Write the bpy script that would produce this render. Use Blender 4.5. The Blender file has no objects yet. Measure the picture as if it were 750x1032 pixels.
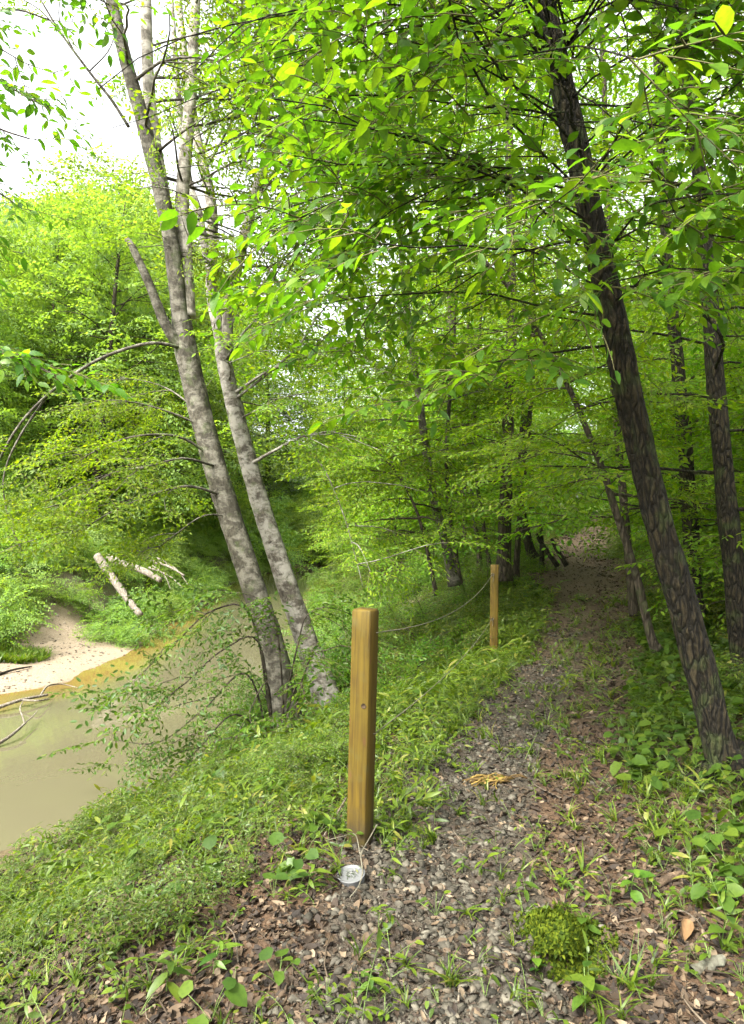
import bpy, math, random
import numpy as np
from mathutils import Vector, Matrix

scene = bpy.context.scene
COL = scene.collection
R = math.radians
TAU = 2 * math.pi
F = 688.0                       # focal length in photograph pixels (24 mm on a 36 mm high frame)
PITCH = R(1.91)
EYE = np.array([0.0, 0.0, 1.6])
_RIGHT = np.array([1.0, 0, 0])
_FWD = np.array([0, math.cos(PITCH), math.sin(PITCH)])
_UP = np.array([0, -math.sin(PITCH), math.cos(PITCH)])


def P(px, py, d):
    return EYE + d * ((px - 375) / F * _RIGHT + (516 - py) / F * _UP + _FWD)


def pp(*l):
    return np.array([P(*q) for q in l])


# ----------------------------------------------------------------- noise
def _hash(ix, iy, iz, seed):
    n = (ix * 374761393 + iy * 668265263 + iz * 2147483629 + seed * 1274126177) & 0xFFFFFFFF
    n = ((n ^ (n >> 13)) * 1274126177) & 0xFFFFFFFF
    n = n ^ (n >> 16)
    return (n & 0xFFFF) / 65535.0


def vnoise(p, seed=0):
    p = np.asarray(p, float)
    i = np.floor(p).astype(np.int64)
    f = p - i
    f = f * f * (3 - 2 * f)
    o = 0
    for dx in (0, 1):
        for dy in (0, 1):
            for dz in (0, 1):
                w = (f[:, 0] if dx else 1 - f[:, 0]) * (f[:, 1] if dy else 1 - f[:, 1]) * (f[:, 2] if dz else 1 - f[:, 2])
                o = o + w * _hash(i[:, 0] + dx, i[:, 1] + dy, i[:, 2] + dz, seed)
    return o * 2 - 1


def fbm(p, oct=3, seed=0):
    p = np.asarray(p, float)
    a, s, o = 1.0, 1.0, 0
    for k in range(oct):
        o = o + a * vnoise(p * s, seed + k * 17)
        a *= 0.5
        s *= 2.03
    return o


def fbm2(x, y, sc, oct=3, seed=0):
    x = np.atleast_1d(x); y = np.atleast_1d(y)
    return fbm(np.stack([x.ravel() * sc, y.ravel() * sc, np.zeros(x.size) + .37], 1), oct, seed).reshape(x.shape)


def sstep(a, b, x):
    t = np.clip((x - a) / (b - a), 0, 1)
    return t * t * (3 - 2 * t)


# ----------------------------------------------------------------- terrain
WATER_Z = -1.4
HOLE = (0.775, 2.72)
NE_Y = [-40, -10, 0, 4, 6.4, 7.9, 9.3, 14, 20, 30, 45, 60, 80, 120, 400]
NE_X = [-18, -8, -5.3, -4.3, -3.6, -2.3, -1.75, -1.6, -2.0, -3.0, -4.0, -2.0, 6, 26, 200]
FE_Y = [-40, -10, 0, 8, 12.7, 14, 17, 20.6, 29, 45, 60, 80, 120, 400]
FE_X = [-26, -16, -11, -8.2, -6.9, -6.15, -6.0, -6.4, -7.4, -8.6, -7.5, 0, 20, 192]
PC_Y = [-20, 0, 2.2, 3.5, 5.2, 8.5, 14, 21.7, 28, 60, 400]
PC_X = [-2, 0.30, 0.50, 0.66, 1.1, 2.45, 4.35, 6.7, 8.7, 18, 100]


def path_c(y):
    return np.interp(y, PC_Y, PC_X)


def path_hw(y):
    return np.interp(y, [0, 2.2, 3.5, 8.5, 14, 30], [.85, .8, .74, .92, 1.0, 1.1])


def terrain(x, y):
    x = np.asarray(x, float); y = np.asarray(y, float)
    ne = np.interp(y, NE_Y, NE_X) + 0.25 * fbm2(x * 0 + 3.3, y, 0.6, 2, 5)
    fe = np.interp(y, FE_Y, FE_X) + 0.3 * fbm2(x * 0 + 9.3, y, 0.5, 2, 6)
    s = (x - ne) * 0.92
    zr = np.interp(s, [-2.5, -0.4, 0, 0.35, 1.2, 2.2, 3.2, 4.0], [-2.1, -1.7, -1.42, -1.3, -1.05, -.62, -.14, 0.0])
    rise = np.interp(y, [9, 12, 22, 28, 40, 80, 400], [0, .12, 1.0, 1.6, 2.4, 4.0, 12])
    zr = zr + rise * sstep(0.2, 5, s)
    pr = path_c(y) + path_hw(y)
    zr = zr + np.clip(x - pr, 0, 60) * 0.10 + 0.05 * sstep(0, .5, x - pr)
    dp = np.abs(x - path_c(y))
    zr = zr - 0.03 * sstep(path_hw(y), path_hw(y) * .5, dp)
    sf = (fe - x) * 0.92
    sfb = sf * (1 + 1.2 * sstep(17, 21, y))
    zl = np.interp(sfb, [-2.5, -0.3, 0, 0.3, 2.3, 3.2, 5.2, 9, 40, 200], [-2.1, -1.6, -1.42, -1.36, -1.12, -.75, .5, 1.3, 9.0, 30])
    mid = (ne + fe) / 2
    z = np.where(x > mid, zr, zl)
    land = np.where(x > mid, s, sf)
    z = z + fbm2(x, y, 1.1, 3, 11) * 0.045 * sstep(0, 1, land) + fbm2(x, y, 5.0, 2, 12) * 0.014
    z = z + fbm2(x, y, .18, 2, 13) * 0.35 * sstep(3, 12, land) * sstep(1.5, 5, dp)
    # the hollow in front of the moss clump
    r2 = ((x - HOLE[0]) / .16) ** 2 + ((y - HOLE[1]) / .115) ** 2
    z = z - 0.24 * np.exp(-r2 ** 1.8)
    return z


def tz(x, y):
    return float(terrain(np.array([x]), np.array([y]))[0])


def ground_px(px, py):
    ray = (px - 375) / F * _RIGHT + (516 - py) / F * _UP + _FWD
    lo, hi = 1.0, 90.0
    for k in range(3):
        d = np.geomspace(lo, hi, 240)
        q = EYE + d[:, None] * ray
        below = np.nonzero(q[:, 2] <= terrain(q[:, 0], q[:, 1]))[0]
        if not len(below):
            break
        i = max(1, below[0]); lo, hi = d[i - 1], d[i]
    return P(px, py, hi)


# ----------------------------------------------------------------- geometry collector
class Geo:
    def __init__(self):
        self.v = []; self.q = []; self.t = []; self.qm = []; self.tm = []; self.qr = []; self.tr = []; self.n = 0

    def add(self, v, q=None, t=None, m=0, r=0.5):
        v = np.asarray(v, float).reshape(-1, 3)
        for faces, L, M, RR in ((q, self.q, self.qm, self.qr), (t, self.t, self.tm, self.tr)):
            if faces is not None and len(faces):
                f = np.asarray(faces, np.int64)
                L.append(f + self.n)
                M.append(np.zeros(len(f), np.int32) + m)
                RR.append(np.zeros(len(f)) + r)
        self.v.append(v); self.n += len(v)

    def arrays(self):
        c = lambda l, sh: np.concatenate(l) if l else np.zeros(sh)
        return (c(self.v, (0, 3)), c(self.q, (0, 4)).astype(np.int64), c(self.t, (0, 3)).astype(np.int64),
                c(self.qm, 0).astype(np.int32), c(self.tm, 0).astype(np.int32), c(self.qr, 0), c(self.tr, 0))

    def inst(self, tmpl, mats, locs, rnd=None):
        """copies of template arrays under N 3x3 matrices and N locations"""
        N = len(locs)
        if N == 0:
            return
        v, q, t, qm, tm, qr, tr = tmpl
        V = np.einsum('nij,kj->nki', mats, v) + locs[:, None, :]
        off = (np.arange(N) * len(v))[:, None, None] + self.n
        rn = np.zeros(N) if rnd is None else rnd
        if len(q):
            self.q.append((q[None] + off).reshape(-1, 4)); self.qm.append(np.tile(qm, N))
            self.qr.append(((qr[None] + rn[:, None]) % 1.0).ravel())
        if len(t):
            self.t.append((t[None] + off).reshape(-1, 3)); self.tm.append(np.tile(tm, N))
            self.tr.append(((tr[None] + rn[:, None]) % 1.0).ravel())
        self.v.append(V.reshape(-1, 3)); self.n += N * len(v)

    def merge(self, o):
        self.inst(o.arrays(), np.eye(3)[None], np.zeros((1, 3)))

    def mesh(self, name, mats, smooth=False):
        v, q, t, qm, tm, qr, tr = self.arrays()
        me = bpy.data.meshes.new(name)
        me.vertices.add(len(v)); me.vertices.foreach_set('co', v.astype(np.float32).ravel())
        nl = len(q) * 4 + len(t) * 3
        me.loops.add(nl)
        me.loops.foreach_set('vertex_index', np.concatenate([q.ravel(), t.ravel()]).astype(np.int32))
        me.polygons.add(len(q) + len(t))
        st = np.concatenate([np.arange(len(q)) * 4, len(q) * 4 + np.arange(len(t)) * 3]).astype(np.int32)
        me.polygons.foreach_set('loop_start', st)
        me.polygons.foreach_set('material_index', np.concatenate([qm, tm]).astype(np.int32))
        if smooth:
            me.polygons.foreach_set('use_smooth', np.ones(len(q) + len(t), bool))
        a = me.attributes.new('rnd', 'FLOAT', 'FACE')
        a.data.foreach_set('value', np.concatenate([qr, tr]).astype(np.float32))
        for m in mats:
            me.materials.append(m)
        me.update(calc_edges=True)
        return me


def tag(o, label=None, cat=None, group=None, kind=None):
    if label: o['label'] = label
    if cat: o['category'] = cat
    if group: o['group'] = group
    if kind: o['kind'] = kind
    return o


def link(name, me, parent=None):
    o = bpy.data.objects.new(name, me)
    COL.objects.link(o)
    if parent is not None:
        o.parent = parent
    return o


def thing(name, label, cat, loc=(0, 0, 0), group=None):
    o = bpy.data.objects.new(name, None)
    o.empty_display_size = .2
    COL.objects.link(o)
    o.location = loc
    return tag(o, label, cat, group)


def smooth_path(pts, n):
    pts = np.asarray(pts, float)
    if len(pts) == 2:
        return pts[0] + (pts[1] - pts[0]) * np.linspace(0, 1, n)[:, None]
    e = np.vstack([2 * pts[0] - pts[1], pts, 2 * pts[-1] - pts[-2]])
    out = []
    for u in np.linspace(0, len(pts) - 1, n):
        i = min(int(u), len(pts) - 2); f = u - i
        a, b, c, d = e[i], e[i + 1], e[i + 2], e[i + 3]
        out.append(.5 * (2 * b + (c - a) * f + (2 * a - 5 * b + 4 * c - d) * f * f + (3 * b - a - 3 * c + d) * f ** 3))
    return np.array(out)


def tube(g, pts, rad, sides=6, m=0, r=.5, cap=True, bumps=0.0, seed=0, bfreq=(6, 2)):
    pts = np.asarray(pts, float); n = len(pts)
    rad = np.zeros(n) + rad
    tan = np.gradient(pts, axis=0)
    tan /= np.linalg.norm(tan, axis=1)[:, None] + 1e-9
    ref = np.array([1., 0, 0]) if abs(tan[0][0]) < .8 else np.array([0, 1., 0])
    u = np.cross(tan[0], ref); u /= np.linalg.norm(u)
    a = np.arange(sides) / sides * TAU
    V = np.zeros((n, sides, 3))
    L = 0
    for i in range(n):
        u = u - tan[i] * u.dot(tan[i]); u /= np.linalg.norm(u) + 1e-9
        w = np.cross(tan[i], u)
        if i: L += np.linalg.norm(pts[i] - pts[i - 1])
        rr = np.full(sides, rad[i])
        if bumps:
            q = np.stack([np.cos(a) * bfreq[0] * .5, np.sin(a) * bfreq[0] * .5, np.full(sides, L * bfreq[1])], 1)
            rr = rr * (1 + bumps * fbm(q, 3, seed))
        V[i] = pts[i] + rr[:, None] * (np.cos(a)[:, None] * u + np.sin(a)[:, None] * w)
    k = np.arange(sides); k2 = (k + 1) % sides
    q = np.concatenate([np.stack([i * sides + k, i * sides + k2, (i + 1) * sides + k2, (i + 1) * sides + k], 1) for i in range(n - 1)])
    V = V.reshape(-1, 3)
    t = None
    if cap:
        V = np.vstack([V, pts[-1] + tan[-1] * rad[-1] * .3, pts[0]])
        e = (n - 1) * sides; c = n * sides
        t = np.concatenate([np.stack([e + k, e + k2, np.full(sides, c)], 1), np.stack([k2, k, np.full(sides, c + 1)], 1)])
    g.add(V, q, t, m, r)


# ----------------------------------------------------------------- materials
def newmat(name):
    m = bpy.data.materials.new(name); m.use_nodes = True
    nt = m.node_tree
    for n in list(nt.nodes):
        nt.nodes.remove(n)
    out = nt.nodes.new('ShaderNodeOutputMaterial')
    return m, nt, out


def N(nt, t, **kw):
    n = nt.nodes.new('ShaderNode' + t)
    for k, v in kw.items():
        if k in n.inputs: n.inputs[k].default_value = v
        else: setattr(n, k, v)
    return n


def ramp(nt, fac, stops, interp='LINEAR'):
    r = nt.nodes.new('ShaderNodeValToRGB'); r.color_ramp.interpolation = interp
    e = r.color_ramp.elements
    while len(e) < len(stops): e.new(0.5)
    for el, (p, c) in zip(e, stops):
        el.position = p; el.color = (*c, 1)
    nt.links.new(fac, r.inputs['Fac'])
    return r.outputs['Color']


def mixc(nt, fac, a, b, mode='MIX'):
    m = nt.nodes.new('ShaderNodeMix'); m.data_type = 'RGBA'; m.blend_type = mode
    for s, v in ((m.inputs[0], fac), (m.inputs[6], a), (m.inputs[7], b)):
        if hasattr(v, 'node'): nt.links.new(v, s)
        elif isinstance(v, tuple): s.default_value = (*v, 1)
        else: s.default_value = v
    return m.outputs[2]


def math_(nt, op, a, b=None):
    m = nt.nodes.new('ShaderNodeMath'); m.operation = op
    for s, v in zip(m.inputs, (a, b)):
        if v is None: continue
        if hasattr(v, 'node'): nt.links.new(v, s)
        else: s.default_value = v
    return m.outputs[0]


def leaf_mat(name, stops, trans=(1.9, 1.9, .5), tfac=.5, rough=.42, spec=.4):
    m, nt, out = newmat(name)
    at = N(nt, 'Attribute', attribute_name='rnd')
    oi = N(nt, 'ObjectInfo')
    c = ramp(nt, at.outputs['Fac'], stops)
    hs = N(nt, 'HueSaturation')
    nt.links.new(math_(nt, 'MULTIPLY_ADD', oi.outputs['Random'], .03), hs.inputs['Hue'])
    hs.inputs['Hue'].links[0].from_node.inputs[2].default_value = .487
    nt.links.new(math_(nt, 'MULTIPLY_ADD', oi.outputs['Random'], .35), hs.inputs['Value'])
    hs.inputs['Value'].links[0].from_node.inputs[2].default_value = .85
    tn = N(nt, 'TexCoord'); nn_ = N(nt, 'TexNoise', Scale=55.0, Detail=4.0); nt.links.new(tn.outputs['Object'], nn_.inputs['Vector'])
    c = mixc(nt, 1.0, c, ramp(nt, nn_.outputs['Fac'], [(.32, (.74, .76, .80)), (.55, (1, 1, 1)), (.72, (1.0, .93, .9))]), 'MULTIPLY')
    nt.links.new(c, hs.inputs['Color'])
    pb = N(nt, 'BsdfPrincipled', Roughness=rough)
    pb.inputs['Specular IOR Level'].default_value = spec
    nt.links.new(hs.outputs[0], pb.inputs['Base Color'])
    tr = N(nt, 'BsdfTranslucent')
    nt.links.new(mixc(nt, 1.0, hs.outputs[0], trans, 'MULTIPLY'), tr.inputs['Color'])
    mx = N(nt, 'MixShader', Fac=tfac)
    nt.links.new(pb.outputs[0], mx.inputs[1]); nt.links.new(tr.outputs[0], mx.inputs[2])
    nt.links.new(mx.outputs[0], out.inputs['Surface'])
    return m


def bark_mat(name, dark, light, patch=None, patch_amt=.5, scale=1.0, furrow=True, moss=0.0, bump=.5):
    m, nt, out = newmat(name)
    tc = N(nt, 'TexCoord')
    mp = N(nt, 'Mapping'); mp.inputs['Scale'].default_value = (16 * scale, 16 * scale, 4.5 * scale if furrow else 9 * scale)
    nt.links.new(tc.outputs['Object'], mp.inputs['Vector'])
    n1 = N(nt, 'TexNoise', Scale=1.6, Detail=7.0, Roughness=.68)
    nt.links.new(mp.outputs[0], n1.inputs['Vector'])
    n2 = N(nt, 'TexNoise', Scale=3.2 * scale, Detail=4.0)
    nt.links.new(tc.outputs['Object'], n2.inputs['Vector'])
    c = ramp(nt, n1.outputs['Fac'], [(.36, dark), (.62, light)])
    crack = None
    if furrow:
        mv = N(nt, 'Mapping'); mv.inputs['Scale'].default_value = (17 * scale, 17 * scale, 3.6 * scale)
        nz = N(nt, 'TexNoise', Scale=5.0, Detail=3.0); nt.links.new(tc.outputs['Object'], nz.inputs['Vector'])
        nt.links.new(mixc(nt, .06, tc.outputs['Object'], nz.outputs['Color']), mv.inputs['Vector'])
        vo = N(nt, 'TexVoronoi', Scale=1.0, feature='DISTANCE_TO_EDGE'); nt.links.new(mv.outputs[0], vo.inputs['Vector'])
        crack = ramp(nt, vo.outputs['Distance'], [(.0, (0, 0, 0)), (.22, (1, 1, 1))])
        c = mixc(nt, crack, dark, c)
    mid = tuple((a + b) * .32 for a, b in zip(dark, light))
    c = mixc(nt, ramp(nt, n2.outputs['Fac'], [(.42, (0, 0, 0)), (.62, (.3, .3, .3) if furrow else (.6, .6, .6))]), c, mid)
    if patch:
        n3 = N(nt, 'TexNoise', Scale=5.5, Detail=8.0, Roughness=.70, Distortion=.3)
        mp3 = N(nt, 'Mapping'); mp3.inputs['Scale'].default_value = (1.0, 1.0, 1.5); mp3.inputs['Location'].default_value = (3, 1, 7)
        nt.links.new(tc.outputs['Object'], mp3.inputs['Vector']); nt.links.new(mp3.outputs[0], n3.inputs['Vector'])
        a = ramp(nt, n3.outputs['Fac'], [(.50 - .1 * patch_amt, (0, 0, 0)), (.64 - .1 * patch_amt, (.8, .8, .8))])
        c = mixc(nt, a, c, patch)
    if moss:
        n4 = N(nt, 'TexNoise', Scale=6.0, Detail=5.0)
        nt.links.new(tc.outputs['Object'], n4.inputs['Vector'])
        a = ramp(nt, n4.outputs['Fac'], [(.55, (0, 0, 0)), (.7, (moss, moss, moss))])
        c = mixc(nt, a, c, (.06, .09, .02))
    pb = N(nt, 'BsdfPrincipled', Roughness=.85)
    pb.inputs['Specular IOR Level'].default_value = .25
    nt.links.new(c, pb.inputs['Base Color'])
    bp = N(nt, 'Bump', Strength=bump, Distance=.035)
    nt.links.new(n1.outputs['Fac'] if crack is None else math_(nt, 'ADD', n1.outputs['Fac'], crack), bp.inputs['Height'])
    nt.links.new(bp.outputs[0], pb.inputs['Normal'])
    nt.links.new(pb.outputs[0], out.inputs['Surface'])
    return m


def plain_mat(name, color, rough=.7, var=.25, scale=20.0, spec=.3, bump=.2, rnd_stops=None):
    m, nt, out = newmat(name)
    tc = N(nt, 'TexCoord')
    n1 = N(nt, 'TexNoise', Scale=scale, Detail=4.0)
    nt.links.new(tc.outputs['Object'], n1.inputs['Vector'])
    if rnd_stops:
        at = N(nt, 'Attribute', attribute_name='rnd')
        c = ramp(nt, at.outputs['Fac'], rnd_stops)
        c = mixc(nt, 1.0, c, ramp(nt, n1.outputs['Fac'], [(.3, (1 - var,) * 3), (.7, (1 + var * .0,) * 3)]), 'MULTIPLY')
    else:
        c = ramp(nt, n1.outputs['Fac'], [(.3, tuple(x * (1 - var) for x in color)), (.7, tuple(min(1, x * (1 + var)) for x in color))])
    pb = N(nt, 'BsdfPrincipled', Roughness=rough)
    pb.inputs['Specular IOR Level'].default_value = spec
    nt.links.new(c, pb.inputs['Base Color'])
    bp = N(nt, 'Bump', Strength=bump, Distance=.005)
    nt.links.new(n1.outputs['Fac'], bp.inputs['Height']); nt.links.new(bp.outputs[0], pb.inputs['Normal'])
    nt.links.new(pb.outputs[0], out.inputs['Surface'])
    return m


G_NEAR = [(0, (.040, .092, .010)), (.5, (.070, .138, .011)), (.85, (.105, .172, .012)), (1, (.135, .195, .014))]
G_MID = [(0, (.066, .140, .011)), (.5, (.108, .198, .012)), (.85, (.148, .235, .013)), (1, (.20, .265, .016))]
G_FAR_OVERLIT = [(0, (.092, .160, .040)), (.5, (.135, .215, .048)), (1, (.195, .275, .062))]  # overexposed paleness of the far foliage is put into these leaf colours
G_BANK = [(0, (.050, .120, .012)), (.5, (.085, .165, .014)), (1, (.13, .21, .018))]
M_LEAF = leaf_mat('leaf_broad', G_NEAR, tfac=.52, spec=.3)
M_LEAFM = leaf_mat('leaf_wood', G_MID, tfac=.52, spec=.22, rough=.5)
M_LEAFF = leaf_mat('leaf_far_bank_overlit', G_FAR_OVERLIT, tfac=.48, spec=.2, rough=.55)
M_LEAFB = leaf_mat('leaf_bank', G_BANK, tfac=.45, rough=.4, spec=.32)
M_GRASS = leaf_mat('leaf_ground', [(0, (.034, .058, .006)), (.45, (.066, .105, .008)), (.85, (.105, .145, .011)), (1, (.16, .15, .03))], tfac=.45, spec=.3)
M_HERB = leaf_mat('leaf_herb', [(0, (.030, .068, .010)), (.6, (.055, .108, .012)), (1, (.092, .14, .014))], tfac=.42, spec=.3)
M_TWIG = plain_mat('twig', (.075, .07, .025), .85)
M_STEM = plain_mat('green_stem', (.09, .14, .03), .6)
M_BARK_D = bark_mat('bark_dark', (.004, .0032, .0014), (.055, .042, .020), scale=1.7, furrow=True, moss=.45, bump=1.0)
M_BARK_G = bark_mat('bark_grey', (.022, .017, .011), (.088, .07, .045), furrow=True, moss=.4, bump=.6)
M_BARK_P = bark_mat('bark_pale', (.022, .020, .013), (.080, .070, .050), patch=(.175, .162, .128), patch_amt=.3, furrow=False, moss=.5, bump=.7)
M_BARK_W = bark_mat('bark_white', (.032, .027, .019), (.115, .098, .074), patch=(.29, .272, .23), patch_amt=.7, furrow=False, moss=.45, bump=.6)
M_BARK_T = bark_mat('bark_upper_pale', (.07, .06, .045), (.22, .195, .155), patch=(.40, .37, .31), patch_amt=.6, furrow=False, bump=.4)
M_DRIFT = bark_mat('driftwood', (.09, .075, .055), (.24, .215, .17), furrow=True, bump=.3)
M_DEAD = bark_mat('dead_wood', (.05, .038, .025), (.17, .14, .105), furrow=True, bump=.4)

# ----------------------------------------------------------------- leaves and sprays
def leaf_tmpl(lod, w=.42, curl=.18, fold=.18):
    """unit-length leaf along +x, face up"""
    if lod == 2:
        ts = [.0, .18, .45, .75, 1.0]; ws = [0, .72, 1.0, .66, 0]
        V = [(0, 0, 0)]
        for t, k in zip(ts[1:4], ws[1:4]):
            y = k * w / 2; z = -curl * t * t
            V += [(t, y, z + fold * y), (t, 0, z), (t, -y, z + fold * y)]
        V.append((1, 0, -curl))
        q = []; t = [(0, 2, 1), (0, 3, 2), (10, 7, 8), (10, 8, 9)]
        for i in (1, 4):
            q += [(i, i + 1, i + 4, i + 3), (i + 1, i + 2, i + 5, i + 4)]
        return np.array(V, float), np.array(q), np.array(t)
    if lod == 1:
        y = w / 2
        V = [(0, 0, 0), (.3, y * .9, fold * y - curl * .09), (.68, y * .8, fold * y - curl * .46), (1, 0, -curl), (.68, -y * .8, fold * y - curl * .46), (.3, -y * .9, fold * y - curl * .09)]
        return np.array(V, float), np.array([(0, 3, 2, 1), (0, 5, 4, 3)]), np.zeros((0, 3), int)
    y = w / 2
    return np.array([(0, 0, 0), (.45, y, 0), (1, 0, -curl), (.45, -y, 0)], float), np.array([(0, 3, 2, 1)]), np.zeros((0, 3), int)


def rot_leaf(az, pitch, roll):
    ca, sa, cp, sp, cr, sr = math.cos(az), math.sin(az), math.cos(pitch), math.sin(pitch), math.cos(roll), math.sin(roll)
    Rz = np.array([[ca, -sa, 0], [sa, ca, 0], [0, 0, 1]])
    Ry = np.array([[cp, 0, -sp], [0, 1, 0], [sp, 0, cp]])
    Rx = np.array([[1, 0, 0], [0, cr, -sr], [0, sr, cr]])
    return Rz @ Ry @ Rx


def make_spray(seed, L=.7, nside=6, leaf=.09, lod=1, w=.44, step=.55, twig=True, droop=.14, sidelen=.46, jit=1.0, curl=.18):
    rng = random.Random(seed)
    g = Geo(); lv, lq, lt = leaf_tmpl(lod, w, curl)

    def leafat(p, az, sz):
        M = rot_leaf(az, R(rng.gauss(-12, 13) * jit), R(rng.gauss(0, 20) * jit))
        g.add(lv * sz @ M.T + p, lq, lt, 0, rng.random())

    def shoot(p0, az, l, side0):
        n = max(2, int(l / (leaf * step)))
        pts = []
        for i in range(5):
            t = i / 4
            a = az + .12 * math.sin(t * 3 + side0)
            pts.append(p0 + np.array([math.cos(a) * l * t, math.sin(a) * l * t, -droop * l * t * t * 1.3]))
        pts = np.array(pts)
        if twig:
            tube(g, pts, np.linspace(.0035, .0012, 5) * (leaf / .09), 3, 1, .5, cap=False)
        pos = smooth_path(pts, n + 1)
        sd = side0
        for i in range(1, n + 1):
            f = i / n
            sz = leaf * (1 - .35 * abs(f - .6)) * rng.uniform(.72, 1.15)
            if i == n:
                leafat(pos[i], az + rng.uniform(-.2, .2), sz)
            else:
                leafat(pos[i], az + sd * R(rng.uniform(42, 68)), sz)
            sd = -sd
        return pts

    main = shoot(np.zeros(3), 0, L, 1)
    mp = smooth_path(main, 20)
    sd = 1
    for i in range(nside):
        f = .12 + .7 * (i + rng.uniform(-.2, .2)) / max(1, nside - 1)
        p = mp[int(np.clip(f, 0, 1) * 19)]
        shoot(p, sd * R(rng.uniform(38, 58)), L * sidelen * (1.05 - .55 * f) * rng.uniform(.8, 1.2), sd)
        sd = -sd
    return g.arrays()


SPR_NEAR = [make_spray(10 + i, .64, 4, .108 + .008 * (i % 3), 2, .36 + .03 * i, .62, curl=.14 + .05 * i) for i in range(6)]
SPR_MID = [make_spray(30 + i, .72, 5, .088, 1) for i in range(6)]
SPR_BANK = [make_spray(50 + i, .62, 5, .068, 1, .46, .6) for i in range(5)]
SPR_FAR = [make_spray(70 + i, .95, 5, .15, 0, .55, .55, twig=False, droop=.2) for i in range(6)]
SPR_FAR2 = [make_spray(90 + i, .8, 5, .105, 1, .5, .55, twig=False, droop=.2) for i in range(6)]
SPR_WOOD = [make_spray(110 + i, .8, 5, .105, 1, .46, .6) for i in range(6)]


def basis(yaw, pitch, roll):
    """N rotation matrices: x axis along (yaw, pitch), z kept near up"""
    ca, sa, cp, sp, cr, sr = np.cos(yaw), np.sin(yaw), np.cos(pitch), np.sin(pitch), np.cos(roll), np.sin(roll)
    x = np.stack([ca * cp, sa * cp, sp], 1)
    y0 = np.stack([-sa, ca, 0 * ca], 1)
    z0 = np.cross(x, y0)
    y = y0 * cr[:, None] + z0 * sr[:, None]
    z = np.cross(x, y)
    return np.stack([x, y, z], 2)


class Crown:
    """collects spray placements, then lays them down at once"""
    def __init__(self, sprays, rng, tilt=.18):
        self.s = sprays; self.pl = []; self.rng = rng; self.tilt = tilt

    def spray(self, p, yaw, pitch, sc, roll=None):
        r = self.rng
        self.pl.append((r.randrange(len(self.s)), p[0], p[1], p[2], yaw, pitch, r.gauss(0, self.tilt * 1.2) if roll is None else roll, sc, r.random()))

    def geo(self, g=None, keep=None):
        g = g or Geo()
        if not self.pl:
            return g
        a = np.array(self.pl)
        if keep is not None:
            a = a[keep(a[:, 1:4])]
        for k in range(len(self.s)):
            b = a[a[:, 0] == k]
            if len(b):
                M = basis(b[:, 4], b[:, 5], b[:, 6]) * b[:, 7][:, None, None]
                g.inst(self.s[k], M, b[:, 1:4], b[:, 8])
        return g


def branch(bark, crown, p0, az, el, l, r0, rng, sp_step=.24, sp_sc=1.0, bare=.25, droop=.25, sub=0, m=0, wob=.15, tipr=.25):
    n = max(5, int(l / .3) + 2)
    pts = [np.array(p0, float)]
    a, e = az, el
    ds = l / (n - 1)
    for i in range(1, n):
        a += rng.gauss(0, wob); e += rng.gauss(-droop * ds / max(l, .5) * 1.2, wob * .6)
        pts.append(pts[-1] + ds * np.array([math.cos(a) * math.cos(e), math.sin(a) * math.cos(e), math.sin(e)]))
    pts = np.array(pts)
    tube(bark, pts, np.linspace(r0, max(.003, r0 * tipr), n), 5 if r0 > .02 else 4, m, cap=False)
    leafy(bark, crown, pts, rng, sp_step, sp_sc, bare)
    if sub:
        sd = rng.choice((-1, 1))
        for k in range(sub):
            f = .25 + .6 * (k + rng.random() * .6) / sub
            i = min(n - 2, int(f * (n - 1)))
            d = pts[i + 1] - pts[i]
            aa = math.atan2(d[1], d[0]) + sd * R(rng.uniform(35, 65)); sd = -sd
            ee = math.asin(max(-1, min(1, d[2] / (np.linalg.norm(d) + 1e-9)))) * .6 + rng.gauss(0, .12)
            branch(bark, crown, pts[i], aa, ee, l * (1.0 - f) * .75 + .35, r0 * .5, rng, sp_step, sp_sc, .15, droop, 0, m, wob)
    return pts


def leafy(bark, crown, pts, rng, sp_step=.24, sp_sc=1.0, bare=.25):
    seg = np.linalg.norm(np.diff(pts, axis=0), axis=1); cum = np.concatenate([[0], np.cumsum(seg)])
    L = cum[-1]
    s = L * bare; sd = rng.choice((-1, 1))
    while s < L - .02:
        p = np.array([np.interp(s, cum, pts[:, k]) for k in range(3)])
        i = min(len(seg) - 1, int(np.searchsorted(cum, s)))
        d = pts[min(i + 1, len(pts) - 1)] - pts[max(0, i - 1)]
        yaw = math.atan2(d[1], d[0]); pit = math.asin(max(-1, min(1, d[2] / (np.linalg.norm(d) + 1e-9))))
        crown.spray(p, yaw + sd * R(rng.uniform(30, 70)), pit * .4 + rng.gauss(0, crown.tilt), sp_sc * rng.uniform(.65, 1.15))
        sd = -sd
        s += sp_step * rng.uniform(.6, 1.4)
    d = pts[-1] - pts[-2]
    crown.spray(pts[-1], math.atan2(d[1], d[0]), rng.gauss(-.05, .15), sp_sc)


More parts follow.
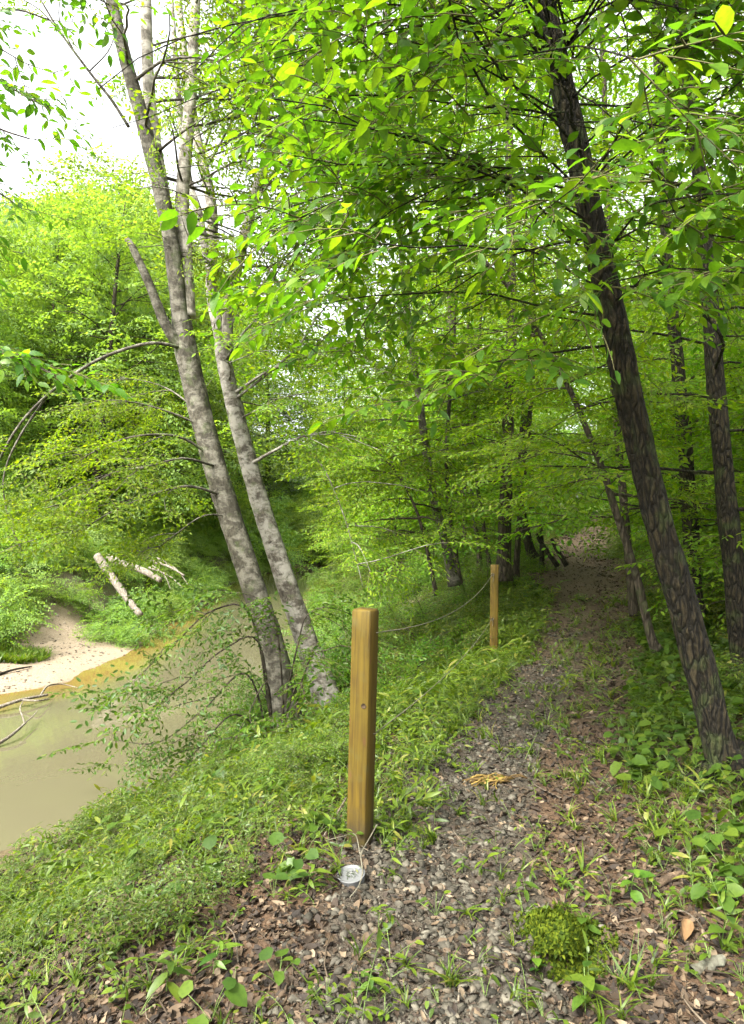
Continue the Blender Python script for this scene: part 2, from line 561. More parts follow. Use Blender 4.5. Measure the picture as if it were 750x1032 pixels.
def grow(rng, trunk, bark, crown, h0, h1, nb, blen, elev, sp_step=.24, sp_sc=1., bare=.25, sub=0, droop=.25, m=0, brad=.02, az=None):
    """branches round the polyline `trunk` between the fractions h0..h1 of its length"""
    n = len(trunk); a = rng.random() * TAU
    for k in range(nb):
        f = h0 + (h1 - h0) * (k + rng.random()) / nb
        u = f * (n - 1); i = min(n - 2, int(u))
        p = trunk[i] + (trunk[i + 1] - trunk[i]) * (u - i)
        g = (f - h0) / (h1 - h0)
        a = (a + 2.4 + rng.gauss(0, .5)) if az is None else az(rng)
        l = blen(g) * rng.uniform(.7, 1.25)
        branch(bark, crown, p, a, elev(g) + rng.gauss(0, .12), l, brad * (.5 + .5 * l / max(blen(.3), .1)) * (1.1 - .6 * g), rng, sp_step, sp_sc, bare, droop, sub, m)
    crown.spray(trunk[-1], a, .6, sp_sc)


def bend_trunk(rng, H, lean, n=14, wob=.12):
    az = rng.random() * TAU
    pts = []
    x = y = 0.0
    for i in range(n):
        t = i / (n - 1)
        x = math.cos(az) * lean * t ** 1.5 + wob * math.sin(t * 5 + az) * t
        y = math.sin(az) * lean * t ** 1.5 + wob * math.cos(t * 4 + az * 2) * t
        pts.append((x, y, H * t - .25 * (i == 0)))
    return np.array(pts)


def tree_data(seed, H, r0, nb, blen, elev, h0, sprays, leafm, barkm, sp_step, sp_sc=1., sub=0, lean=.5, brad=.03, droop=.25, sides=8, bare=.25, h1=.98, tilt=.24):
    rng = random.Random(seed)
    tr = bend_trunk(rng, H, lean)
    g = Geo(); c = Crown(sprays, rng, tilt)
    sp = smooth_path(tr, 40)
    rad = r0 * (1 - np.linspace(0, 1, 40)) ** .8 + .012
    rad[:4] *= np.array([1.35, 1.2, 1.1, 1.04])
    tube(g, sp, rad, sides, 0, bumps=.10, seed=seed)
    grow(rng, sp, g, c, h0, h1, nb, blen, elev, sp_step, sp_sc, bare, sub, droop, 0, brad)
    return g.mesh('trunk', [barkm], True), c.geo().mesh('crown', [leafm, M_TWIG])


def plant_tree(name, data, loc, rz, sc, label, cat, group=None, parts=('trunk', 'crown')):
    t = thing(name, label, cat, loc, group)
    t.rotation_euler = (0, 0, rz); t.scale = (sc, sc, sc) if not isinstance(sc, tuple) else sc
    for nm, me in zip(parts, data):
        link(nm, me, t)
    return t


exec_order = []

# ================================================================= SETTING
def build_ground():
    ys = np.concatenate([np.arange(-40, -6, 4.), np.arange(-6, 1.4, .35), np.arange(1.4, 6, .045), np.arange(6, 12, .10), np.arange(12, 34, .35), np.arange(34, 90, 2.), np.geomspace(90, 420, 16)])
    xr = np.concatenate([np.arange(0, 3.2, .05), np.arange(3.2, 8, .14), np.arange(8, 20, .6), np.arange(20, 60, 3.), np.geomspace(60, 420, 12)])
    xl = np.concatenate([np.arange(.05, 3.2, .055), np.arange(3.2, 12, .15), np.arange(12, 30, .8), np.arange(30, 70, 4.), np.geomspace(70, 420, 12)])
    xs = np.concatenate([-xl[::-1], xr])
    X, Y = np.meshgrid(xs, ys)
    # the middle of the grid follows the trail so the fine cells stay on it
    x = X.ravel() + np.interp(Y.ravel(), [-40, 2, 34, 420], [0, 0.3, 5, 5]); y = Y.ravel()
    z = terrain(x, y)
    nx, ny = len(xs), len(ys)
    i = np.arange(nx - 1)[None] + np.arange(ny - 1)[:, None] * nx
    i = i.ravel()
    q = np.stack([i, i + 1, i + nx + 1, i + nx], 1)
    g = Geo(); g.add(np.stack([x, y, z], 1), q)
    m, nt, out = newmat('forest_floor')
    tc = N(nt, 'TexCoord')
    sc = lambda s, d=5., r=.6: (lambda n: (nt.links.new(tc.outputs['Object'], n.inputs['Vector']), n.outputs['Fac'])[1])(N(nt, 'TexNoise', Scale=s, Detail=d, Roughness=r))
    n_f, n_m, n_c = sc(38., 6., .7), sc(9.), sc(1.3, 3.)
    soil = ramp(nt, n_f, [(.3, (.020, .012, .006)), (.5, (.055, .033, .018)), (.72, (.105, .068, .04))])
    soil = mixc(nt, ramp(nt, n_m, [(.45, (0, 0, 0)), (.62, (.55, .55, .55))]), soil, (.075, .045, .024))
    vor = N(nt, 'TexVoronoi', Scale=34.0, Randomness=1.0); nt.links.new(tc.outputs['Object'], vor.inputs['Vector'])
    grav = ramp(nt, math_(nt, 'FRACT', math_(nt, 'MULTIPLY', vor.outputs['Distance'], 3.1)), [(0, (.026, .020, .013)), (1, (.066, .054, .038))])
    sand = ramp(nt, n_f, [(.3, (.11, .08, .05)), (.5, (.21, .165, .112)), (.75, (.33, .275, .205))])
    mud = ramp(nt, n_m, [(.3, (.045, .032, .016)), (.7, (.10, .07, .034))])
    green = ramp(nt, n_f, [(.3, (.03, .05, .012)), (.7, (.075, .12, .025))])
    A = lambda nme: N(nt, 'Attribute', attribute_name=nme).outputs['Fac']
    brk = lambda a, lo=.3, hi=.7: ramp(nt, math_(nt, 'ADD', a, math_(nt, 'MULTIPLY', math_(nt, 'SUBTRACT', n_m, .5), 1.1)), [(lo, (0, 0, 0)), (hi, (1, 1, 1))])
    c = mixc(nt, brk(A('green'), .35, .75), soil, green)
    c = mixc(nt, math_(nt, 'MULTIPLY', A('trail'), .8), c, ramp(nt, n_f, [(.3, (.028, .020, .012)), (.5, (.068, .049, .031)), (.72, (.12, .09, .06))]))
    c = mixc(nt, brk(A('gravel'), .45, .65), c, grav)
    c = mixc(nt, A('sand'), c, sand)
    c = mixc(nt, A('mud'), c, mud)
    pb = N(nt, 'BsdfPrincipled', Roughness=.92); pb.inputs['Specular IOR Level'].default_value = .2
    nt.links.new(c, pb.inputs['Base Color'])
    bp = N(nt, 'Bump', Strength=.7, Distance=.03)
    nt.links.new(math_(nt, 'ADD', n_f, math_(nt, 'MULTIPLY', vor.outputs['Distance'], .5)), bp.inputs['Height']); nt.links.new(bp.outputs[0], pb.inputs['Normal'])
    nt.links.new(pb.outputs[0], out.inputs['Surface'])
    me = g.mesh('ground', [m], True)
    ne = np.interp(y, NE_Y, NE_X); fe = np.interp(y, FE_Y, FE_X); s = x - ne; sf = fe - x
    dx = x - path_c(y); hw = path_hw(y)
    grav_m = sstep(hw * .85, hw * .45, np.abs(dx + .40 * hw)) * sstep(13, 5, y) * .85
    sand_m = sstep(-.2, .15, sf) * sstep(3.6, 2.4, sf + .5 * fbm2(x, y, .8, 2, 3)) * sstep(23, 19.5, y)
    mud_m = np.maximum(sstep(.7, .1, s) * (sf < 0), sstep(2.6, 3.0, sf) * sstep(5.2, 4.2, sf) * .8)
    green_m = np.clip(sstep(hw * 1.1, hw + 1.4, np.abs(dx)) * .75, 0, 1) * np.where(sf > 2.5, 1.0, .7)
    trail_m = sstep(hw * 1.15, hw * .7, np.abs(dx)) * sstep(4, 8, y)
    for nme, a in (('trail', trail_m), ('gravel', grav_m), ('sand', sand_m), ('mud', mud_m), ('green', green_m)):
        at = me.attributes.new(nme, 'FLOAT', 'POINT'); at.data.foreach_set('value', a.astype(np.float32))
    tag(link('ground', me), kind='structure')


def build_water():
    ys = np.concatenate([np.arange(-40, 4, 2.), np.arange(4, 30, .3), np.arange(30, 110, 2.)])
    us = np.linspace(0, 1, 40)
    Y, U = np.meshgrid(ys, us, indexing='ij')
    a = np.interp(ys, FE_Y, FE_X)[:, None] - 1.2; b = np.interp(ys, NE_Y, NE_X)[:, None] + 1.0
    X = a + (b - a) * U
    x, y = X.ravel(), Y.ravel()
    nx = len(us); i = (np.arange(nx - 1)[None] + np.arange(len(ys) - 1)[:, None] * nx).ravel()
    g = Geo(); g.add(np.stack([x, y, np.full(x.size, WATER_Z)], 1), np.stack([i, i + 1, i + nx + 1, i + nx], 1))
    m, nt, out = newmat('river_water')
    tc = N(nt, 'TexCoord')
    sh = N(nt, 'Attribute', attribute_name='shallow').outputs['Fac']
    n0 = N(nt, 'TexNoise', Scale=.9, Detail=3.0); nt.links.new(tc.outputs['Object'], n0.inputs['Vector'])
    c = ramp(nt, math_(nt, 'ADD', sh, math_(nt, 'MULTIPLY', math_(nt, 'SUBTRACT', n0.outputs['Fac'], .5), .35)),
             [(0, (.084, .076, .044)), (.45, (.092, .078, .037)), (1, (.125, .082, .024))])
    pb = N(nt, 'BsdfPrincipled', Roughness=.05, IOR=1.33)
    pb.inputs['Specular IOR Level'].default_value = .5
    nt.links.new(c, pb.inputs['Base Color'])
    mp = N(nt, 'Mapping'); mp.inputs['Scale'].default_value = (5, 2.5, 1); mp.inputs['Rotation'].default_value = (0, 0, .3)
    nt.links.new(tc.outputs['Object'], mp.inputs['Vector'])
    n1 = N(nt, 'TexNoise', Scale=1.3, Detail=3.0); nt.links.new(mp.outputs[0], n1.inputs['Vector'])
    bp = N(nt, 'Bump', Strength=.10, Distance=.02); nt.links.new(n1.outputs['Fac'], bp.inputs['Height']); nt.links.new(bp.outputs[0], pb.inputs['Normal'])
    nt.links.new(pb.outputs[0], out.inputs['Surface'])
    me = g.mesh('river_water', [m], True)
    fe = np.interp(y, FE_Y, FE_X); sf = x - fe
    at = me.attributes.new('shallow', 'FLOAT', 'POINT'); at.data.foreach_set('value', sstep(1.5, .1, sf + .5 * fbm2(x, y, 1.1, 2, 31)).astype(np.float32))
    tag(link('river_water', me), kind='structure')


build_ground(); build_water()

# ================================================================= POSTS, ROPES, CAP
def wood_post_mat():
    m, nt, out = newmat('treated_pine')
    tc = N(nt, 'TexCoord')
    mp = N(nt, 'Mapping'); mp.inputs['Scale'].default_value = (1, 1, .06)
    nt.links.new(tc.outputs['Object'], mp.inputs['Vector'])
    n1 = N(nt, 'TexNoise', Scale=55.0, Detail=5.0, Distortion=.6); nt.links.new(mp.outputs[0], n1.inputs['Vector'])
    n2 = N(nt, 'TexNoise', Scale=5.0, Detail=3.0); nt.links.new(tc.outputs['Object'], n2.inputs['Vector'])
    c = ramp(nt, n1.outputs['Fac'], [(.3, (.032, .018, .001)), (.5, (.058, .036, .0012)), (.72, (.082, .052, .0025))])
    c = mixc(nt, ramp(nt, n2.outputs['Fac'], [(.45, (0, 0, 0)), (.7, (.55, .55, .55))]), c, (.075, .054, .002))
    vo = N(nt, 'TexVoronoi', Scale=1.0); mk = N(nt, 'Mapping'); mk.inputs['Scale'].default_value = (9, 9, 4.2)
    nt.links.new(tc.outputs['Object'], mk.inputs['Vector']); nt.links.new(mk.outputs[0], vo.inputs['Vector'])
    c = mixc(nt, ramp(nt, vo.outputs['Distance'], [(.06, (.8, .8, .8)), (.13, (0, 0, 0))]), c, (.07, .03, .01))
    sx = N(nt, 'SeparateXYZ'); nt.links.new(tc.outputs['Object'], sx.inputs[0])
    n3 = N(nt, 'TexNoise', Scale=14.0, Detail=5.0); nt.links.new(tc.outputs['Object'], n3.inputs['Vector'])
    st = ramp(nt, math_(nt, 'ADD', sx.outputs['Z'], math_(nt, 'MULTIPLY', math_(nt, 'SUBTRACT', n3.outputs['Fac'], .5), .35)), [(.03, (.85, .85, .85)), (.20, (0, 0, 0))])
    c = mixc(nt, st, c, (.030, .022, .010))
    c = mixc(nt, ramp(nt, n3.outputs['Fac'], [(.56, (0, 0, 0)), (.72, (.5, .5, .5))]), c, (.055, .047, .012))
    mc = N(nt, 'Mapping'); mc.inputs['Scale'].default_value = (1, 1, .02); nt.links.new(tc.outputs['Object'], mc.inputs['Vector'])
    n4 = N(nt, 'TexNoise', Scale=70.0, Detail=2.0); nt.links.new(mc.outputs[0], n4.inputs['Vector'])
    c = mixc(nt, ramp(nt, n4.outputs['Fac'], [(.30, (.85, .85, .85)), (.36, (0, 0, 0))]), c, (.018, .010, .001))
    pb = N(nt, 'BsdfPrincipled', Roughness=.75); pb.inputs['Specular IOR Level'].default_value = .25
    nt.links.new(c, pb.inputs['Base Color'])
    bp = N(nt, 'Bump', Strength=.35, Distance=.004); nt.links.new(n1.outputs['Fac'], bp.inputs['Height']); nt.links.new(bp.outputs[0], pb.inputs['Normal'])
    nt.links.new(pb.outputs[0], out.inputs['Surface'])
    return m


M_POST = wood_post_mat()
M_ROPE = plain_mat('rope', (.10, .09, .062), .85, .25, 90)
M_WHITE = plain_mat('white_plastic', (.085, .087, .085), .6, .06, 14, .5)
M_HOLE = plain_mat('hole_shade', (.03, .018, .008), .9)


def post_mesh(w, h, holes, seed):
    """square post with eased edges, a bevelled top ; rope holes are separate dishes with their shade painted dark"""
    g = Geo(); b = .0035; a = w / 2
    prof = [(-a, -a + b), (-a + b, -a), (a - b, -a), (a, -a + b), (a, a - b), (a - b, a), (-a + b, a), (-a, a - b)]
    zs = [-.35] + list(np.linspace(0, h - .012, 12)) + [h]
    V = []
    for k, z in enumerate(zs):
        s = 1 if k < len(zs) - 1 else (a - .006) / a
        V += [(x * s, y * s, z) for x, y in prof]
    n = 8; q = [(i * n + k, i * n + (k + 1) % n, (i + 1) * n + (k + 1) % n, (i + 1) * n + k) for i in range(len(zs) - 1) for k in range(n)]
    e = (len(zs) - 1) * n
    V.append((0, 0, h)); c = len(V) - 1
    g.add(V, q, [(e + k, e + (k + 1) % n, c) for k in range(n)])
    return g.mesh('post_body', [M_POST])


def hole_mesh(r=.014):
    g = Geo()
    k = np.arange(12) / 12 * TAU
    # shallow dish proud of the face; its dark colour paints a hole's inner shade
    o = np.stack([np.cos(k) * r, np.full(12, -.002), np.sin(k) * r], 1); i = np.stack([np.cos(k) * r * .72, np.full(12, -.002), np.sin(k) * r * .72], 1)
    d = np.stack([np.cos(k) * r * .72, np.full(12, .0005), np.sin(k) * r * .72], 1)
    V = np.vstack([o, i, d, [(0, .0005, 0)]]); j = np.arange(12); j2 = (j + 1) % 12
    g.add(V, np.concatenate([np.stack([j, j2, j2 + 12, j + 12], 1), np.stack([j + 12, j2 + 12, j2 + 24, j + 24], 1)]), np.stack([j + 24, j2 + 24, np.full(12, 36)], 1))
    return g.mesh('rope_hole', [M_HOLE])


p1 = ground_px(362.5, 849); p2 = ground_px(497.5, 667)
H1 = 1.22 * p1[1] / 3.54 * .985; H2 = 1.21 * p2[1] / 8.5
W1, W2 = .105, .112
t1 = thing('wooden_post', 'tall yellow-brown square timber post nearest the white plastic cap', 'post', (p1[0], p1[1], p1[2] - .01), 'square timber posts along the trail')
t1.rotation_euler = (R(.6), R(1.9), R(-25))
link('post_body', post_mesh(W1, H1, [], 1), t1)
t2 = thing('wooden_post', 'smaller timber post farther up the trail with two ropes tied to it', 'post', (p2[0], p2[1], p2[2] - .01), 'square timber posts along the trail')
t2.rotation_euler = (0, R(1.0), R(-12))
link('post_body', post_mesh(W2, H2, [], 2), t2)
hm = hole_mesh()
for t, w, zz in ((t1, W1, H1 * .60), (t2, W2, H2 * .90), (t2, W2, H2 * .45)):
    o = link('rope_hole', hm, t); o.location = (-.01 if t is t2 else .028, -w / 2 - .001, zz)
bpy.context.view_layer.update()


def loc_on(t, x, y, z):
    return np.array(t.matrix_world @ Vector((x, y, z)))


def rope_mesh(pts, r=.0032):
    g = Geo(); p = smooth_path(pts, 70)
    tube(g, p, r * (1 + .16 * np.sin(np.arange(70) * 2.1)), 6, cap=True)
    return g


def sag(a, b, s, n=9):
    t = np.linspace(0, 1, n)[:, None]
    o = a + (b - a) * t
    o[:, 2] -= s * 4 * (t * (1 - t))[:, 0]
    return o


for zf2, zf1, sg, lab in ((.90, .90, .16, 'upper pale rope sagging between the two timber posts'), (.45, .47, .10, 'lower pale rope sagging between the two timber posts')):
    a = loc_on(t2, -W2 / 2 + .03, -W2 / 2 - .006, H2 * zf2); b = loc_on(t1, W1 / 2 + .003, .02, H1 * zf1)
    g = rope_mesh(np.vstack([sag(a, b, sg)]))
    kn = np.array([(math.cos(t) * .018, math.sin(t * 2) * .010 - .006, math.sin(t) * .018) for t in np.linspace(0, 11, 24)])
    tube(g, smooth_path(kn + a, 60), .0042, 5)
    tube(g, smooth_path([a, a + (.012, -.012, -.05), a + (.004, -.01, -.10)], 8), .0038, 5)
    me = g.mesh('rope', [M_ROPE], True)
    tag(link('rope', me), lab, 'rope', 'ropes strung between the posts')

# white plastic cap with a curl of rope at the foot of the near post
pc = ground_px(354, 886)
g = Geo(); n = 28; k = np.arange(n) / n * TAU
rings = [(.060, -.02), (.064, .010), (.0655, .014), (.062, .0155), (.058, .014), (.055, .009), (.050, .008), (.02, .008)]
V = np.array([(math.cos(a) * r, math.sin(a) * r, z) for r, z in rings for a in k])
j = np.arange(n); j2 = (j + 1) % n
g.add(np.vstack([V, [(0, 0, .008)]]), np.concatenate([np.stack([i * n + j, i * n + j2, (i + 1) * n + j2, (i + 1) * n + j], 1) for i in range(len(rings) - 1)]),
      np.stack([(len(rings) - 1) * n + j, (len(rings) - 1) * n + j2, np.full(n, len(rings) * n)], 1))
capt = thing('pipe_cap', 'round white plastic cap lying at the foot of the nearer timber post', 'pipe cap', (pc[0], pc[1], pc[2] + .012))
capt.rotation_euler = (R(9), R(-4), 0)
link('rim', g.mesh('rim', [M_WHITE], True), capt)
g = Geo(); rng = random.Random(5); lv, lq, lt = leaf_tmpl(1, .35)
for i in range(46):
    a, r = rng.random() * TAU, .046 * math.sqrt(rng.random())
    M = rot_leaf(rng.random() * TAU, R(rng.uniform(0, 20)), rng.gauss(0, .3))
    g.add(lv * rng.uniform(.008, .02) @ M.T + (math.cos(a) * r * .7, math.sin(a) * r * .7, .0095), lq, lt, 0, rng.random())
M_DEBRIS = plain_mat('cap_debris', (.2, .2, .2), .8, .2, 30, rnd_stops=[(0, (.02, .03, .012)), (.4, (.045, .06, .03)), (.7, (.09, .09, .08)), (1, (.16, .16, .15))])
link('debris', g.mesh('debris', [M_DEBRIS]), capt)
q = p1 + np.array([.0, -.05, 0])
pts = [q + (.09, .03, .10), q + (.05, -.02, .05), pc + (.045, .10, .07), pc + (.05, .03, .045), pc + (.052, -.01, .03), pc + (.035, -.09, .012), pc + (.0, -.17, .006)]
g = rope_mesh(pts, .003)
tube(g, smooth_path([pc + (.04, .09, .07), q + (-.02, -.07, .09), q + (-.09, -.02, .06), q + (-.20, .03, .01)], 24), .003, 5)
me = g.mesh('rope_end', [M_ROPE], True)
tag(link('rope_end', me), 'frayed loose rope end curling over the white plastic cap', 'rope')


# ================================================================= LEANING TREES BY THE RIVER AND THE TRAIL (each built by its own lines)
def trunk_tubes(g, stems, sides=14, bumps=.07, n=60, bfreq=(5, 2.5)):
    for k, (pts, rad, *mm) in enumerate(stems):
        p = smooth_path(pts, n)
        r = np.interp(np.linspace(0, 1, n), np.linspace(0, 1, len(rad)), rad)
        tube(g, p, r, sides if max(rad) > .06 else 8, mm[0] if mm else 0, bumps=bumps, seed=k * 7 + 3, bfreq=bfreq)


def ext(pts, l, drift=(0, 0, 0)):
    """carry a stem on past the frame"""
    pts = np.asarray(pts, float); d = pts[-1] - pts[-2]; d /= np.linalg.norm(d)
    return np.vstack([pts, pts[-1] + d * l * .5 + np.array(drift) * .4, pts[-1] + d * l + np.array(drift)])


def built_tree(name, label, cat, stems, barkm, leafm, sprays, seed, fill, group=None, sides=14, bumps=.07, keep=None, n=60, bfreq=(5, 2.5), tilt=.25):
    """one tree made by its own stems; fill(bark, crown, rng) adds limbs and leaves"""
    rng = random.Random(seed)
    g = Geo(); c = Crown(sprays, rng, tilt)
    base = np.array(stems[0][0][0])
    trunk_tubes(g, stems, sides, bumps, n, bfreq)
    fill(g, c, rng)
    cg = c.geo(None, keep)
    for gg in (g, cg):
        for i in range(len(gg.v)): gg.v[i] = gg.v[i] - base
    t = thing(name, label, cat, tuple(base), group)
    link('trunk', g.mesh('trunk', [barkm, M_BARK_T], True), t)
    if cg.n:
        link('crown', cg.mesh('crown', [leafm, M_TWIG]), t)
    return t


def limb(bark, pts, r0, r1, n=26, sides=7):
    p = smooth_path(pts, n)
    tube(bark, p, np.linspace(r0, r1, n), sides, 0, bumps=.06, seed=int(r0 * 1e4) + n)
    return p


# --- the big dark trunk leaning over the trail
D = 4.35
R1 = pp((752, 850, 4.3), (738, 800, 4.3), (722, 740, 4.3), (697, 640, 4.32), (668, 540, 4.35), (643, 440, 4.4), (622, 340, 4.45), (600, 240, 4.5), (577, 130, 4.6), (552, 20, 4.7), (538, -50, 4.8))
R1 = ext(R1, 6, (.2, 1.0, 0))
rad1 = [.17, .118, .098, .090, .086, .084, .082, .080, .077, .074, .071, .065, .035]


def fill_R1(g, c, rng):
    b0 = R1[1]
    for az in (-150, -100, -40, 30, 95, 170):
        a = R(az + rng.uniform(-12, 12)); q = [b0 + (math.cos(a) * .06, math.sin(a) * .06, .26)]
        for rr in (.13, .22, .36):
            X, Y = b0[0] + math.cos(a) * rr, b0[1] + math.sin(a) * rr; q.append(np.array([X, Y, tz(X, Y) + (.07 if rr < .2 else (.02 if rr < .3 else -.03))]))
        limb(g, np.array(q), .075, .03, 18, 10)
    p = smooth_path(R1, 90)
    zs = p[:, 2]
    def at(z): return p[int(np.argmin(abs(zs - z)))]
    # low whippy branches with big leaves, out over the trail and towards the viewer
    specs = [(2.8, 195, .10, 1.5), (3.0, 170, .16, 1.9), (3.1, 285, .10, 1.6), (3.2, 225, .14, 2.3), (3.2, 330, .12, 1.7),
             (3.35, 190, .2, 2.4), (3.4, 260, .2, 2.0), (3.5, 300, .16, 1.8), (3.6, 150, .2, 2.0), (3.7, 215, .22, 2.5), (3.8, 240, .2, 2.3), (3.85, 350, .2, 1.9), (3.9, 275, .22, 2.0),
             (4.0, 180, .25, 2.6), (4.15, 205, .25, 2.6), (4.2, 310, .2, 2.0), (4.3, 250, .25, 2.3), (4.4, 165, .25, 2.5), (4.5, 20, .25, 1.9), (4.6, 225, .25, 2.7), (4.7, 285, .3, 2.4),
             (4.9, 195, .3, 2.8), (5.0, 60, .3, 2.2), (5.1, 240, .3, 2.6), (5.3, 150, .3, 2.6), (5.4, 330, .3, 2.3), (5.6, 210, .35, 2.8), (5.8, 100, .35, 2.4)]
    for z, az, el, l in specs:
        branch(g, c, at(z), R(az + rng.uniform(-12, 12)), el, l, .0095, rng, .25, rng.uniform(.85, 1.1), .22, .5, 1, 0, .14)
    for k in range(16):
        z = rng.uniform(3.3, 5.6)
        branch(g, c, at(z), R(rng.uniform(130, 360)), rng.uniform(.05, .35), rng.uniform(1.5, 2.9), .009, rng, .25, rng.uniform(.85, 1.15), .2, .45, 2, 0, .14)
    for k in range(30):
        z = rng.uniform(4.6, 8.5)
        branch(g, c, at(z), R(rng.uniform(165, 310)), rng.uniform(.1, .45), rng.uniform(2.0, 3.3), .009, rng, .24, rng.uniform(.7, .9), .2, .35, 2, 0, .14)
    for k in range(30):
        z = rng.uniform(5.4, 10)
        branch(g, c, at(z), rng.random() * TAU, rng.uniform(.2, .6), rng.uniform(2, 3.4), .018, rng, .30, 1.2, .2, .2, 2)


def clear_R1(q):
    """keep leaves off the bare stretch of the trunk, towards the viewer"""
    w = (q - EYE) @ _FWD; t = 4.6 / np.maximum(w, .1)
    X = EYE + (q - EYE) * t[:, None]
    tx = np.interp(X[:, 2], R1[:, 2], R1[:, 0])
    px = 375 + F * (q - EYE)[:, 0] / np.maximum(w, .1)
    ed = 285 + 45 * np.sin(q[:, 2] * 9 + q[:, 1] * 5)
    return (px > ed) & ~((w > .2) & (w < 4.7) & (np.abs(X[:, 0] - tx) < .42) & ((X[:, 2] > 4.1) | (X[:, 2] < 3.0)))


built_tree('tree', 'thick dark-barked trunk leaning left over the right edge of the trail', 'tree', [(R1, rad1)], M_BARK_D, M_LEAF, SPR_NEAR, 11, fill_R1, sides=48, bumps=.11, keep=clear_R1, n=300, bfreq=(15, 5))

# --- the forked pair on the river bank
A0 = pp((302, 765, 9.0), (290, 725, 9.0), (278, 665, 9.0), (258, 600, 9.0), (232, 520, 9.0), (207, 435, 9.0), (188, 355, 9.0), (180, 300, 9.0))
A1 = ext(pp((184, 330, 9), (170, 230, 8.95), (146, 130, 8.9), (124, 50, 8.8), (108, -20, 8.75), (96, -70, 8.7)), 3.4, (-.2, 0, .3))
A2 = ext(pp((183, 330, 9.03), (178, 270, 9.08), (163, 190, 9.1), (151, 100, 9.15), (147, 0, 9.2), (146, -60, 9.3)), 3.6, (.1, .3, .3))
A3 = ext(pp((190, 320, 9.03), (186, 250, 9.12), (184, 195, 9.2), (191, 110, 9.3), (196, 20, 9.4), (202, -60, 9.5)), 3.8, (.3, .4, .3))
STUB = pp((184, 352, 8.95), (166, 325, 8.85), (150, 285, 8.75), (134, 250, 8.7), (127, 240, 8.68))
stemsA = [(A0, [.26, .205, .172, .156, .149, .146, .152, .10]), (A1, [.12, .10, .092, .08, .07, .06, .045, .015]), (A2, [.12, .105, .095, .08, .072, .062, .045, .015], 1), (A3, [.10, .10, .09, .08, .07, .065, .05, .015], 1), (STUB, [.08, .068, .055, .043, .03])]


def clear_stems(stems, dmax, hw, zmin):
    def f(q):
        w = (q - EYE) @ _FWD; ok = np.ones(len(q), bool)
        for pts, *_ in stems:
            p = smooth_path(pts, 50); wp = (p - EYE) @ _FWD
            X = EYE + (q - EYE) * (wp.mean() / np.maximum(w, .1))[:, None]
            o = np.argsort(p[:, 2]); tx = np.interp(X[:, 2], p[o, 2], p[o, 0])
            inside = (X[:, 2] > p[:, 2].min()) & (X[:, 2] < p[:, 2].max())
            ok &= ~(inside & (w < dmax) & (np.abs(X[:, 0] - tx) < hw) & (X[:, 2] > zmin) & (np.sin(q[:, 2] * 7 + q[:, 0] * 5) < .75))
        return ok
    return f


def fill_A(g, c, rng):
    # low arching bough to the left, leaf spray hanging at its end
    b = limb(g, pp((183, 350, 8.9), (150, 346, 8.7), (100, 362, 8.5), (55, 392, 8.3), (22, 425, 8.2), (0, 462, 8.1), (-14, 500, 8.05)), .025, .010)
    leafy(g, c, b[18:], random.Random(3), .2, .9, .1)
    b = limb(g, pp((50, 396, 8.3), (20, 440, 8.25), (4, 480, 8.2), (8, 520, 8.15), (22, 555, 8.1)), .014, .006)
    leafy(g, c, b[12:], random.Random(4), .2, .8, .1)
    # leafy boughs left of the trunk, over the water
    for q, r0, bare in (([(214, 460, 8.95), (180, 440, 8.7), (135, 440, 8.4), (95, 455, 8.2), (60, 480, 8.1)], .022, .15), ([(206, 430, 8.95), (170, 415, 8.8), (130, 405, 8.7), (95, 412, 8.6)], .018, .2),
                        ([(226, 500, 8.95), (190, 490, 8.6), (150, 500, 8.3), (105, 520, 8.1), (70, 545, 8.0)], .02, .12), ([(232, 520, 8.95), (205, 520, 8.7), (175, 540, 8.5), (150, 560, 8.4)], .014, .15),
                        ([(218, 470, 8.9), (185, 462, 8.5), (150, 470, 8.1), (110, 478, 7.9), (80, 500, 7.8), (50, 515, 7.7)], .018, .15), ([(200, 415, 9), (175, 395, 9.2), (150, 385, 9.4), (120, 380, 9.6)], .015, .2)):
        b = limb(g, pp(*q), r0, .005, 20, 5)
        leafy(g, c, b, rng, .13, .8, bare)
        for k in range(5):
            i = rng.randrange(6, 18); dd = b[i] - b[i - 1]
            branch(g, c, b[i], math.atan2(dd[1], dd[0]) + rng.choice((-1, 1)) * rng.uniform(.4, 1.0), rng.uniform(-.35, .1), rng.uniform(.5, 1.0), .008, rng, .15, .75, .1, .3)
    # bare twigs
    limb(g, pp((130, 128, 8.9), (112, 100, 8.8), (90, 72, 8.7), (62, 34, 8.6), (40, -2, 8.5)), .022, .010)
    for q in ([(62, 34, 8.6), (40, 10, 8.5), (15, -5, 8.4)], [(75, 52, 8.65), (60, 20, 8.5), (62, -10, 8.4)], [(90, 72, 8.7), (110, 50, 8.6), (120, 20, 8.5)]):
        b = limb(g, pp(*q), .010, .004, 14, 5); leafy(g, c, b, rng, .25, .8, .35)
    # clump at the fork
    for k in range(14):
        q = P(rng.uniform(150, 215), rng.uniform(235, 300), 8.8)
        branch(g, c, A3[1] + rng.gauss(0, .1), rng.random() * TAU, rng.uniform(-.1, .3), rng.uniform(.4, 1.0), .008, rng, .2, .8, .2, .3)
    for st, lo, hi, nb in ((A1, .25, .95, 10), (A2, .3, .98, 16), (A3, .15, .98, 22)):
        p = smooth_path(st, 40)
        def azf(r): return R(r.choice((r.uniform(-70, 70), r.uniform(-110, 100))))
        grow(rng, p, g, c, lo, hi, nb, lambda q: 2.1 * (1 - .4 * q), lambda q: .15 + .4 * q, .24, .95, .3, 1, .3, 0, .02, azf)


